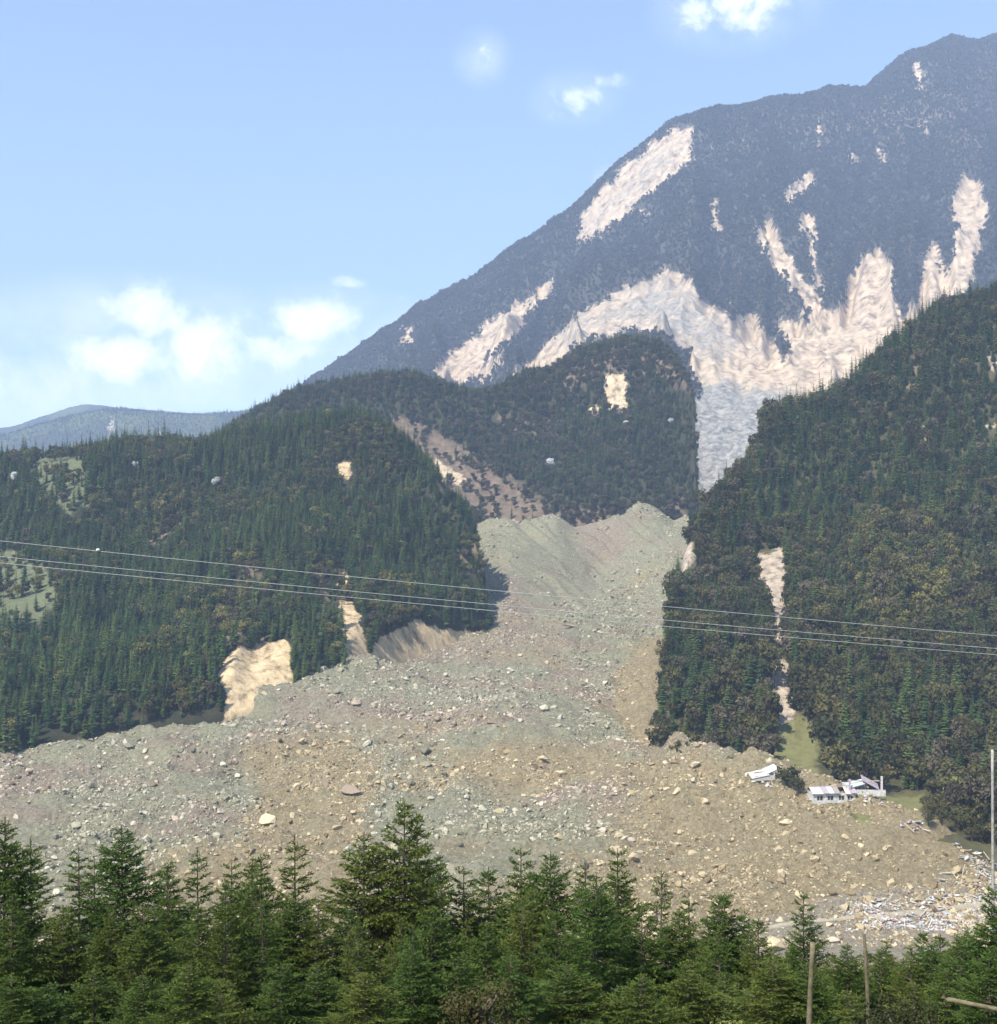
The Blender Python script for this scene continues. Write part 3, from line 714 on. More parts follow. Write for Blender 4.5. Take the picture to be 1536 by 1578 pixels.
# right slope: conifers above, leafy trees below
lowr = lambda U, V: sstep(800, 980, V + 40*np.sin(U/37.0))
gap_r = lambda S: c(1-mask01(S.clear[:-1, :-1], 4))*c(1-.97*mask01(S.meadow[:-1, :-1]+4, 4))*c(1-.8*mask01(S.brown[:-1, :-1], 8))
acc_r = lambda U, V, S: gap_r(S)*(1-.8*lowr(U, V)*(fbm(S.X/45, S.Y/45, 3)[:-1, :-1] < .15))*c(1-.9*mask01(S.grass[:-1, :-1], 10))
def lab_r(u, v):
    z = 'at the debris edge' if u < 1110 else 'left of the meadow strip' if u < 1205 else 'above the ruined houses' if u < 1340 else 'at the right edge of the picture' if u > 1470 else 'right of the ruined houses'
    return ('tall dark conifer low on the right slope, ' if v > 1040 else 'dark conifer higher on the right slope, ')+z
forest('slope_forest', RS, 15000, acc_r, RS.sb+.01, RS.sc_c+.03, 5.1, (.45, 1.05), CON_J, (CON_T, CON_C), 120, lab_r, 'conifer_tree', 'conifer', 'conifers right of the debris')
acc_rb = lambda U, V, S: np.clip(.7+1.4*fbm(S.X/30+21, S.Y/30, 3)[:-1, :-1], .1, 1)*c(.10+.9*lowr(U, V)+.5*mask01(S.brown[:-1, :-1], 8)+mask01(S.grass[:-1, :-1], 10))*c(1-mask01(S.clear[:-1, :-1], 4))*c(1-.97*mask01(S.meadow[:-1, :-1]+6, 4))
def lab_b(u, v):
    z = 'at the debris edge' if u < 1110 else 'left of the meadow strip' if u < 1205 else 'behind the ruined houses' if u < 1340 else 'at the right edge of the picture' if u > 1470 else 'right of the ruined houses'
    return ('olive leafy tree low on the right slope, ' if v > 1120 else 'olive leafy tree higher on the right slope, ')+z
forest('slope_broadleaf_wood', RS, 7500, acc_rb, RS.sb-.02, RS.sc_c, 5.2, (.5, 1.35), BRD_O+BRD_D+BRD_D+BRD_B+BRD_O, (BRD_T*5, BRD_CO+BRD_CD+BRD_CD+BRD_CB+BRD_CO), 150, lab_b, 'broadleaf_tree', 'tree', 'leafy trees right of the debris')
RS.yel = poly_sd([(1310,845),(1350,815),(1440,812),(1470,880),(1450,965),(1390,1010),(1330,960)], RS.U, RS.V)
acc_y = lambda U, V, S: mask01(S.yel[:-1, :-1]+18*fbm(S.X/20, S.Y/20, 3)[:-1, :-1], 10)**2
forest('bright_leafy_wood', RS, 900, acc_y, RS.sb, RS.sc_c, 4.8, (.6, 1.2), BRD_Y, (BRD_T, BRD_CY), 60, 'yellow-green leafy tree in the bright patch on the right slope', 'broadleaf_tree', 'tree', 'bright leafy trees on the right slope')
# scrub and thin woods on the mountain
acc_m = lambda U, V, S: c(1-mask01(S.mask[:-1, :-1]+1, 5))*(V < 640)
forest('mountain_scrub', M, 90000, acc_m, .06, M.sc_c+.01, 6, (.8, 1.5), SCR_J, (None, None), 0, '', '', '', '')
acc_mc = lambda U, V, S: acc_m(U, V, S)*(.2+.8*(fbm(S.X/150, S.Y/150, 3)[:-1, :-1] > .05)+2*(S.s[:-1, :-1] > M.sc_c-.01))
forest('mountain_conifer_forest', M, 20000, acc_mc, .08, M.sc_c+.008, 9, (.45, .85), CON_J, (None, None), 0, '', '', '', '')
acc_f = lambda U, V, S: (V < 700)*1.0
forest('far_hill_forest', FH1, 9000, acc_f, .2, .68, 10, (.6, 1.0), CON_J[:3]+SCR_J, (None, None), 0, '', '', '', '')

# white flowering trees that stand out of the woods
for (S_, u, v, s, lb_) in ((LH, 330, 752, .85, 'white blossoming tree high in the forest left of the debris'), (SP, 847, 718, 1.0, 'white blossoming tree in the middle of the wooded spur'),
                     (SP, 963, 656, .8, 'white blossoming tree below the bare patch on the wooded spur'), (SP, 1034, 652, .8, 'white blossoming tree near the chute edge of the wooded spur'),
                     (LH, 207, 724, .7, 'small white blossoming tree near the crest of the left forest'), (LH, 20, 742, .8, 'white blossoming tree at the far left below the clearing')):
    k = np.argmin((S_.U-u)**2+((VH-F*S_.Z/S_.D)-(v+8))**2 + 1e6*(S_.s > S_.sc_c))
    p = (S_.X.ravel()[k], S_.Y.ravel()[k], S_.Z.ravel()[k]+2.5)
    i = int(u) % 4
    cm = mesh_from('crown', *BRD[i][1], [m_blo])
    tree('blossom_tree', lb_, 'blossom tree', p, u, (s*1.05, s*1.05, s), BRD_T[i], cm, 'white blossoming trees')

# ------------------------------------------------------------------ where a pixel's ground lies
def ground_at(u, v, sheets=None):
    best = None
    for S_ in (sheets or (DB, RS, LH)):
        Vn = VH-F*S_.Z/S_.D
        e = (np.abs(S_.U-u)/2.2)+np.abs(Vn-v)/2.0 + 50*(S_.s < .01)
        k = np.where(e.ravel() < 1.6)[0]
        if len(k) == 0: k = [int(np.argmin(e))]
        k = min(k, key=lambda i: S_.D.ravel()[i])
        d = S_.D.ravel()[k]
        if best is None or d < best.y: best = Vector((S_.X.ravel()[k], d, S_.Z.ravel()[k]))
    return best

# ------------------------------------------------------------------ boulders and rubble
def rock_mat(name, c0, c1, c2):
    m, t, b = new_mat(name, .95); nb = NB(t); p = nb.pos()
    f = nb.math('ADD', nb.math('MULTIPLY', nb.rand(), .6), nb.math('MULTIPLY', nb.noise(1.1, 7, .7, p), .45))
    nb.l(nb.ramp(f, [(.15, c0), (.52, c1), (.92, c2)]), b.inputs['Base Color'])
    nb.bump(nb.noise(2.5, 7, .7, p), .6, .5, b)
    return m
m_ro = rock_mat('ochre_rock', (.12, .085, .045), (.34, .27, .155), (.56, .47, .31))
m_rp = rock_mat('pinkish_rock', (.11, .082, .055), (.33, .26, .19), (.57, .49, .385))
m_rg = rock_mat('grey_green_rock', (.10, .092, .06), (.295, .275, .19), (.53, .495, .375))
def hull_rock(seed, n=15, flat=.72):
    r = random.Random(seed); bm = bmesh.new()
    ax = (r.uniform(.8, 1.25), r.uniform(.75, 1.1), r.uniform(.55, .85)*flat/.72)
    for i in range(n):
        d = Vector((r.gauss(0, 1), r.gauss(0, 1), r.gauss(0, 1))).normalized()*r.uniform(.8, 1.05)
        bm.verts.new((d.x*ax[0], d.y*ax[1], d.z*ax[2]))
    h = bmesh.ops.convex_hull(bm, input=bm.verts)
    bmesh.ops.delete(bm, geom=[v for v in bm.verts if not v.link_faces], context='VERTS')
    vs = [v.co.copy() for v in bm.verts]; bm.verts.index_update()
    fs = [tuple(v.index for v in f.verts) for f in bm.faces]; bm.free()
    return vs, fs
HR = [hull_rock(900+i, 13+2*(i % 4)) for i in range(8)]
ROCKS = {k: [mesh_from('boulder', *h, [mt]) for h in HR] for k, mt in (('ochre', m_ro), ('pink', m_rp), ('grey', m_rg))}
DBV = VH-F*DB.Z/DB.D
scr_m = mask01(poly_sd([(770,805),(850,795),(960,785),(1040,805),(1025,850),(950,870),(930,925),(860,940),(800,955),(770,900)], DB.U, DBV), 10)
def vis_deb(U, V, S):
    patch = np.clip(.55+1.1*fbm(S.X/26+50, S.Y/26, 3), .08, 1.4)[:-1, :-1]
    return patch*(1-.9*scr_m[:-1, :-1])*(1-.8*bank_[:-1, :-1])*(V < 1500)*(V > 770)*(1+.6*flat[:-1, :-1])
P, U, V = scatter(DB, 250000, vis_deb, .035, .97)
u01 = rng.random(len(P))
rad = .36*(1-u01*.9985)**(-1/2.7)        # many small, few large
rad = np.where(rad > 1.9, 1.9+(rad-1.9)*.3, rad); rad = np.minimum(rad, 2.9)
# size the debris up a little with distance so that far blocks are the large ones that show
oi = np.interp(U, DB.U[0], np.arange(DB.nu)).astype(int)
si = np.array([np.searchsorted(DB.D[:, j], y) for j, y in zip(oi[:len(P)], P[:, 1])]).clip(0, DB.ns-1)
oc = DB.och[si, oi]+rng.normal(0, .16, len(P)); pk = DB.pink[si, oi]+rng.normal(0, .16, len(P))
cls = np.where(oc > .5, 0, np.where(pk > .5, 1, 2))
P[:, 2] += rad*rng.uniform(-.35, .4, len(P))
show = np.where((U > 6) & (U < 1530) & (V < 1330), rad/P[:, 1], -1)
top = np.argsort(-show)[:255]
rest = np.ones(len(P), bool); rest[top] = False
names = ('ochre', 'pink', 'grey')
def where(u, v):
    if v < 1000: return 'up in the mouth of the channel'
    if u < 330: return 'on the left end of the debris field' if v < 1200 else 'at the left behind the foreground spruces'
    if u < 640: return 'on the upper middle of the debris below the left forest' if v < 1170 else 'on the debris behind the tallest foreground spruce'
    if u < 1030: return 'in the centre of the debris field' if v < 1200 else 'on the front of the debris behind the middle spruces'
    return 'on the right of the debris below the ruined houses' if v < 1300 else 'near the front scarp of the debris on the right'
cname = {'ochre': 'ochre', 'pink': 'pinkish', 'grey': 'grey-green'}
for i in top:
    k = names[cls[i]]
    o = obj('boulder', ROCKS[k][i % 8]); o.location = P[i]; o.rotation_euler = (rng.normal(0, .3), rng.normal(0, .3), rng.uniform(0, 6.28)); o.scale = (rad[i],)*3
    tag(o, '%s %s boulder lying %s' % ('large' if rad[i] > 2.2 else 'angular', cname[k], where(U[i], V[i])), 'boulder', '%s boulders %s' % (cname[k], where(U[i], V[i])))
for j, k in enumerate(names):
    s_ = rest & (cls == j); n = s_.sum()
    mass(k+'_rubble', ROCKS[k], P[s_], rng.uniform(0, 6.28, n), rad[s_], rng.integers(0, 8, n), rng.normal(0, .4, (n, 2)))
# blocks one can point to
for (u, v, r_, k, sc3, lb_) in (
    (412,1266,5.2,'ochre',(1.35,1,.85),'largest ochre boulder left of centre with a dark shadow under it'),
    (500,1210,4.6,'pink',(.62,.7,1.5),'tall pale block standing upright left of centre'),
    (540,1220,4.4,'pink',(1.3,1,.8),'broad pinkish boulder beside the tall pale block'),
    (655,1157,4.0,'grey',(1.1,1,1.0),'grey-green hump of rock in the middle of the debris'),
    (760,1114,3.4,'pink',(1.3,.8,.5),'whitish flat slab on the middle of the debris'),
    (838,1093,4.2,'grey',(1.2,1,1),'dark grey-green boulder group centre of the debris'),
    (690,1180,3.2,'grey',(1,1,.9),'pale grey boulder right of the grey-green hump'),
    (545,1085,4.0,'pink',(1.3,1,.7),'low pinkish boulder below the bare gully'),
    (945,893,3.6,'pink',(1.2,1,.8),'pinkish boulder in the bed of the upper channel'),
    (985,880,3.4,'grey',(.9,.9,1.3),'pale grey block high in the channel mouth'),
    (880,965,4.4,'pink',(1.8,.9,.5),'long pale slab where the channel opens out'),
    (1195,1462,4.6,'ochre',(1.1,1.1,1.15),'big tan boulder beside the track at the foot of the debris'),
    (1285,1452,2.6,'pink',(1.3,1,.9),'pinkish boulder beside the wreckage at the track'),
    (1325,1428,2.2,'ochre',(1.2,1,.9),'rounded tan boulder left of the white wreckage'),
    (200,1150,3.6,'grey',(1.5,1,.7),'flat grey boulder near the left forest edge'),
    (770,1250,3.2,'ochre',(1.3,1,.7),'pale ochre slab behind the middle spruces'),
    (975,1322,3.0,'ochre',(1,1,1.2),'tall ochre block right of the middle spruces'),
    (860,1290,3.0,'ochre',(1.4,1,.7),'flat ochre boulder just above the middle spruces')):
    p = ground_at(u, v, (DB,))
    o = obj('boulder', ROCKS[k][(u+v) % 8]); o.location = p+Vector((0, 0, r_*.2)); o.rotation_euler = (.1, .15, u)
    o.scale = (r_*sc3[0]*.8, r_*sc3[1]*.8, r_*sc3[2]*.8); tag(o, lb_, 'boulder', 'great boulders of the landslide')

# ------------------------------------------------------------------ track, ruined houses, wreckage
def plain(name, c0, c1, scale=1.5, rough=.85):
    m, t, b = new_mat(name, rough); nb = NB(t)
    nb.l(nb.ramp(nb.noise(scale, 8, .7, nb.pos()), [(.3, c0), (.65, c1)]), b.inputs['Base Color'])
    nb.bump(nb.noise(scale*4, 5, .7, nb.pos()), .3, .1, b)
    return m
m_wht = plain('white_plaster', (.26, .24, .20), (.60, .58, .55)); m_lil = plain('lilac_sheet', (.24, .19, .20), (.42, .35, .38))
m_blu = plain('blue_white_sheet', (.30, .34, .36), (.52, .58, .62)); m_brk2 = plain('broken_brick', (.28, .15, .11), (.42, .27, .21))
m_dk = plain('dark_opening', (.03, .03, .035), (.06, .06, .065)); m_tim = plain('weathered_timber', (.26, .21, .15), (.45, .39, .29), 3)
m_tile = plain('roof_tile', (.20, .17, .15), (.34, .29, .25)); m_dirt = plain('track_dirt', (.25, .215, .15), (.37, .325, .24), .5)
m_conc = plain('concrete', (.40, .39, .36), (.55, .54, .50), 1)
def box(vs, fs, x0, x1, y0, y1, z0, z1, M_=None):
    b = len(vs)
    for x in (x0, x1):
        for y in (y0, y1):
            for z in (z0, z1):
                v = Vector((x, y, z)); vs.append(M_ @ v if M_ else v)
    fs += [tuple(b+i for i in f) for f in ((0,1,3,2),(4,6,7,5),(0,4,5,1),(2,3,7,6),(0,2,6,4),(1,5,7,3))]
def part(name, boxes, mat, parent, M_=None):
    vs, fs = [], []
    for b_ in boxes: box(vs, fs, *b_, M_=M_)
    return obj(name, mesh_from(name, vs, fs, [mat]), parent)
def roof_prism(x0, x1, y0, y1, z0, z1, th=.15):
    ym = (y0+y1)/2
    vs = [(x, y, z) for x in (x0, x1) for (y, z) in ((y0, z0), (ym, z1), (y1, z0), (y0, z0-th), (ym, z1-th), (y1, z0-th))]
    fs = [(0,1,7,6),(1,2,8,7),(3,9,10,4),(4,10,11,5),(0,6,9,3),(2,5,11,8),(0,3,4,1),(1,4,5,2),(6,7,10,9),(7,8,11,10)]
    return vs, fs
tr = [(1120,1440),(1175,1428),(1225,1420),(1300,1413),(1370,1407),(1440,1400),(1500,1392),(1570,1386)]
tv, tf = [], []
for u, v in tr:
    a = ground_at(u, v+2.5, (DB,)); b_ = ground_at(u, v-2.5, (DB,)); z = max(a.z, b_.z)+.12
    tv += [Vector((a.x, a.y, z)), Vector((b_.x, b_.y, z)), Vector((a.x, a.y-.6, z-1.2)), Vector((b_.x, b_.y+.6, z-1.2))]
for i in range(len(tr)-1):
    k = i*4
    tf += [(k, k+4, k+5, k+1), (k+2, k+6, k+4, k), (k+1, k+5, k+7, k+3)]
obj('dirt_track', mesh_from('dirt_track', tv, tf, [m_dirt]))['kind'] = 'structure'

def house_a():
    p = ground_at(1287, 1240)
    h = thing('ruined_house', 'long low white-walled house with pale roof at the debris edge', 'house', p+Vector((0, 1, 1.0)), .10, 1.2)
    part('wall', [(-6.8, 6.8, 0, .3, 0, 1.0), (-6.8, -5.6, 0, .3, 1, 2.4), (-3.8, -2.2, 0, .3, 1, 2.4), (-.4, 1.4, 0, .3, 1, 2.4), (3.2, 4.3, 0, .3, 1, 2.4), (6.1, 6.8, 0, .3, 1, 2.4), (-6.8, 6.8, 0, .3, 2.4, 3.2)], m_wht, h)
    part('end_wall', [(-6.8, -6.5, .3, 6, 0, 3.2)], m_wht, h); part('end_wall', [(6.5, 6.8, .3, 6, 0, 3.2)], m_wht, h); part('rear_wall', [(-6.8, 6.8, 5.7, 6, 0, 3.2)], m_wht, h)
    for x0, x1 in ((-5.6, -3.8), (-2.2, -.4), (1.4, 3.2), (4.3, 6.1)):
        w_ = part('window', [(x0, x1, .15, .2, 1, 2.4)], m_dk, h)
        part('frame', [(x0+.8*(x1-x0)/2, x0+1.1*(x1-x0)/2, .08, .15, 1, 2.4)], m_tim, w_)
    rf = part('roof', [(-7.2, 7.0, 2.75, 3.05, 4.5, 4.75)], m_tim, h)
    for i in range(8):
        x = -7.3+1.82*i
        for sgn in (-1, 1):
            if (i, sgn) in ((5, -1), (2, 1)): continue
            a_ = Matrix.Translation((x, 2.9, 4.8)) @ Matrix.Rotation(sgn*-.42+random.uniform(-.04, .04), 4, 'X') @ Matrix.Rotation(random.uniform(-.05, .05), 4, 'Z')
            part('roof_sheet', [(0, 1.76, 0, 4.0, 0, .06)] if sgn > 0 else [(0, 1.76, -4.0, 0, 0, .06)], (m_wht, m_blu, m_wht, m_tile, m_lil)[(i*2+(sgn > 0)) % 5], rf, a_)
    part('ridge', [(-7.4, 7.2, 2.75, 3.05, 4.88, 5.05)], m_tile, h)
house_a()
def house_b():
    p = ground_at(1336, 1230)
    h = thing('ruined_house', 'broken white house with two standing pillars right of the long house', 'house', p+Vector((0, 2, 1.0)), -.05, 1.2)
    part('wall', [(-6, 6.4, 0, .3, 0, 2.0)], m_wht, h); part('wall', [(-6, -5.7, .3, 5, 0, 3.4)], m_wht, h)
    part('rear_wall', [(-6, 1.5, 5, 5.3, 0, 3.4)], m_conc, h)
    part('pillar', [(-5.2, -4.6, -.5, .0, 0, 5.4)], m_lil, h); part('pillar', [(5.0, 5.6, .4, 1.0, 0, 6.2)], m_wht, h)
    part('roof_panel', [(-3.0, 3.0, -2.2, 2.2, 0, .18)], m_lil, h, Matrix.Translation((2.0, 2.4, 3.9)) @ Matrix.Rotation(.5, 4, 'Y') @ Matrix.Rotation(.25, 4, 'X'))
    part('roof_panel', [(-2.6, 2.6, -2, 2, 0, .18)], m_blu, h, Matrix.Translation((-2.6, 2.2, 3.4)) @ Matrix.Rotation(-.28, 4, 'Y') @ Matrix.Rotation(.2, 4, 'X'))
    part('beam', [(-5, 5, 2.0, 2.25, 4.3, 4.6)], m_tim, h)
house_b()
def house_c():
    p = ground_at(1182, 1203)
    h = thing('ruined_house', 'collapsed house with bright white roof beside the right forest foot', 'house', p+Vector((0, 3, 0)), .2)
    part('wall', [(-4.6, 4.0, 0, .3, 0, 1.9)], m_wht, h); part('wall', [(3.7, 4.0, .3, 5, 0, 2.6)], m_conc, h)
    part('roof_panel', [(-4.4, 3.0, -2.2, 2.2, 0, .2)], m_wht, h, Matrix.Translation((-1.6, 1.8, 2.4)) @ Matrix.Rotation(-.16, 4, 'Y') @ Matrix.Rotation(.42, 4, 'X'))
    part('roof_panel', [(-2.6, 2.6, -2.0, 2.0, 0, .2)], m_blu, h, Matrix.Translation((3.0, 2.2, 4.0)) @ Matrix.Rotation(-.35, 4, 'Y') @ Matrix.Rotation(.35, 4, 'X'))
    part('beam', [(-4, 4, 2, 2.3, 2.9, 3.2)], m_tim, h)
house_c()
def slab_mesh(seed, mat, lx, ly, lz):
    r = random.Random(seed); vs, fs = [], []
    k = 6; ring = []
    for i in range(k):
        an = 6.283*i/k+r.uniform(-.3, .3); q = r.uniform(.7, 1.1)
        ring.append((math.copysign(abs(math.cos(an))**.6, math.cos(an))*lx/2*q, math.copysign(abs(math.sin(an))**.6, math.sin(an))*ly/2*q))
    vs = [(x, y, 0) for x, y in ring]+[(x, y, lz) for x, y in ring]
    fs = [tuple(range(k-1, -1, -1)), tuple(range(k, 2*k))]+[(i, (i+1) % k, k+(i+1) % k, k+i) for i in range(k)]
    return mesh_from('fragment', vs, fs, [mat])
FRAG = [slab_mesh(i, mt, lx, ly, lz) for i, (mt, lx, ly, lz) in enumerate([(m_wht, 4.2, 2.4, .35), (m_wht, 2.6, 2.0, .5), (m_lil, 3.6, 2.2, .25), (m_blu, 3.4, 2.4, .15), (m_brk2, 2.0, 1.5, .7), (m_conc, 3.0, 2.0, .5), (m_wht, 5.2, 1.2, .3)])]
def beam_mesh(mat, l):
    vs, fs = [], []; box(vs, fs, -l/2, l/2, -.14, .14, -.14, .14); return mesh_from('beam', vs, fs, [mat])
BEAMS = [beam_mesh(m_tim, 6), beam_mesh(m_wht, 5), beam_mesh(m_tim, 4)]
rr = random.Random(33)
def wreck(n, u0, u1, v0, v1, slope, place, grp):
    for i in range(n):
        u = rr.uniform(u0, u1); v = rr.uniform(v0, v1)+slope*(u-u0)
        p = ground_at(u, v)
        big = rr.random()
        if big < .7:
            j = rr.choice([0, 1, 1, 2, 2, 3, 4, 4, 5, 5, 6]); o = obj('wall_fragment', FRAG[j]); nm = ('white', 'white', 'lilac', 'bluish white', 'brick red', 'grey concrete', 'long white')[j]
            tag(o, '%s broken slab %s' % (nm, place), 'wreckage', grp)
            o.scale = (rr.uniform(.3, .8),)*3
        else:
            j = rr.randrange(3); o = obj('broken_beam', BEAMS[j]); tag(o, '%s broken beam %s' % (('brown', 'white', 'short brown')[j], place), 'wreckage', grp)
        o.location = p+Vector((0, 0, rr.uniform(.1, .9))); o.rotation_euler = (rr.gauss(0, .45), rr.gauss(0, .45), rr.uniform(0, 6.28))
wreck(130, 1330, 1465, 1388, 1432, -.06, 'in the white wreckage by the track', 'wreckage by the track')
wreck(40, 1440, 1545, 1345, 1385, 0, 'in the wreckage under the front scarp', 'wreckage under the scarp')
wreck(34, 1470, 1545, 1295, 1318, .55, 'in the pale right-margin heap', 'wreckage on the right margin')
wreck(22, 1388, 1424, 1262, 1276, .1, 'in the white heap on the upper debris margin', 'white heap on the margin')
wreck(12, 1235, 1262, 1216, 1232, .3, 'beside the long white house', 'wreckage by the long house')
wreck(14, 1300, 1365, 1224, 1236, .1, 'around the broken house with pillars', 'wreckage by the broken house')
wreck(12, 1155, 1205, 1192, 1206, .2, 'beside the collapsed white roof', 'wreckage by the collapsed roof')
wreck(8, 1010, 1050, 1440, 1455, 0, 'seen between the foreground spruces', 'wreckage between the spruces')

pale = mask01(np.maximum(poly_sd([(1290,1400),(1380,1372),(1480,1378),(1560,1372),(1560,1440),(1300,1440)], DB.U, DBV), poly_sd([(1465,1292),(1545,1318),(1560,1385),(1500,1350)], DB.U, DBV)), 6)
Pw, Uw, Vw = scatter(DB, 3400, lambda U, V, S: pale[:-1, :-1]**2*np.clip(.5+1.8*fbm(S.X/12+4, S.Y/12, 3)[:-1, :-1], .02, 1), .05, .8)
nw = len(Pw)
WR = [mesh_from('chip', *HR[i % 8], [mt]) for i, mt in enumerate((m_wht, m_wht, m_conc, m_lil, m_blu, m_brk2, m_wht, m_conc))]
mass('pale_wreck_rubble', WR, Pw, rng.uniform(0, 6.28, nw), np.stack([rng.uniform(.2, .9, nw), rng.uniform(.2, .6, nw), rng.uniform(.1, .35, nw)], -1), rng.integers(0, 8, nw), rng.normal(0, .5, (nw, 2)))
# shrubs at the valley edge
SHB = [broadleaf(300+i, 4, 2.4, 700, .3, 2) for i in range(3)]
SHB_T = [mesh_from('stems', *T, [m_brk]) for T, K in SHB]
m_yel = leaf_mat('yellow_green_leaves', (.10, .11, .03), (.17, .18, .05), (.25, .25, .08), .6)
SHB_C = [[mesh_from('foliage', *K, [mt]) for T, K in SHB] for mt in (m_brd, m_brd2, m_yel)]
def shrub(u, v, s, ci, lb_, grp, loc=None):
    p = loc or ground_at(u, v)
    t_ = thing('shrub', lb_, 'shrub', p, u, s, grp); j = int(u) % 3
    obj('stems', SHB_T[j], t_); obj('foliage', SHB_C[ci][j], t_)
shrub(1213, 1212, 2.0, 1, 'dark round shrub right of the collapsed white roof', 'valley shrubs')
shrub(1228, 1222, 1.5, 1, 'smaller dark shrub between the white roof and the long house', 'valley shrubs')
shrub(1480, 1240, 3.0, 2, 'yellow-green round shrub at the right foot of the wooded slope', 'valley shrubs')
for i in range(26):
    u = rr.uniform(1425, 1560); v = 1262+.42*(u-1425)*.9+rr.uniform(-22, 8)
    shrub(u, v, rr.uniform(1.0, 2.1), rr.choice([0, 1, 1]), 'grey-green shrub between the wooded slope and the right debris margin', 'shrubs on the right margin')

# ------------------------------------------------------------------ power lines
m_wire, t, b = new_mat('aluminium_wire', .45); b.inputs['Base Color'].default_value = (.40, .41, .40, 1)
def wire(pts, lb_):
    us2 = np.linspace(pts[0][0], pts[-1][0], 120)
    vv = np.interp(us2, [q[0] for q in pts], [q[1] for q in pts])
    cf_ = np.polyfit([q[0] for q in pts], [q[1] for q in pts], 2); vv = np.polyval(cf_, us2)
    d = 74+.012*us2
    vs, fs = [], []
    tube(vs, fs, [at(u, v, dd) for u, v, dd in zip(us2, vv, d)], [.017]*120, 5)
    return tag(obj('power_line', mesh_from('power_line', vs, fs, [m_wire], True)), lb_, 'power line', 'power lines across the valley')
wire([(-700,757),(0,832),(765,910),(1030,936),(1536,980),(2300,1040)], 'uppermost pale power line crossing the left forest')
wire([(-700,783),(0,857),(765,931),(1030,957),(1536,1000),(2300,1058)], 'middle pale power line, upper of the close pair')
wire([(-700,793),(0,867),(765,940),(1030,967),(1536,1010),(2300,1068)], 'lowest pale power line, lower of the close pair')
mk = bpy.data.meshes.new('line_marker'); bm = bmesh.new(); bmesh.ops.create_icosphere(bm, subdivisions=2, radius=.13)
for v in bm.verts: v.co.z *= .75
bm.to_mesh(mk); bm.free(); mk.materials.append(m_wht)
o = obj('line_marker', mk); o.location = at(151, 847.5, 75.8); tag(o, 'small white marker ball on the uppermost power line', 'line marker')

# ------------------------------------------------------------------ young spruces in front
m_spr2, t, b = new_mat('spruce_needles', .6); nb = NB(t)
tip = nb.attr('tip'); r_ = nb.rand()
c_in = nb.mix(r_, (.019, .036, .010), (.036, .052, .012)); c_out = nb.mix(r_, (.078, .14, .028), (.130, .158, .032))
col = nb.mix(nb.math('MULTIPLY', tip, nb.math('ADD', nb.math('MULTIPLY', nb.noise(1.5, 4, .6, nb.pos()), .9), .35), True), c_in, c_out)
nb.l(col, b.inputs['Base Color']); b.inputs['Specular IOR Level'].default_value = .1
trn = nb.n('ShaderNodeBsdfTranslucent'); nb.l(col, trn.inputs[0]); mxs = nb.n('ShaderNodeMixShader'); mxs.inputs[0].default_value = .22
nb.l(b.outputs[0], mxs.inputs[1]); nb.l(trn.outputs[0], mxs.inputs[2]); nb.l(mxs.outputs[0], t.nodes['Material Output'].inputs['Surface'])

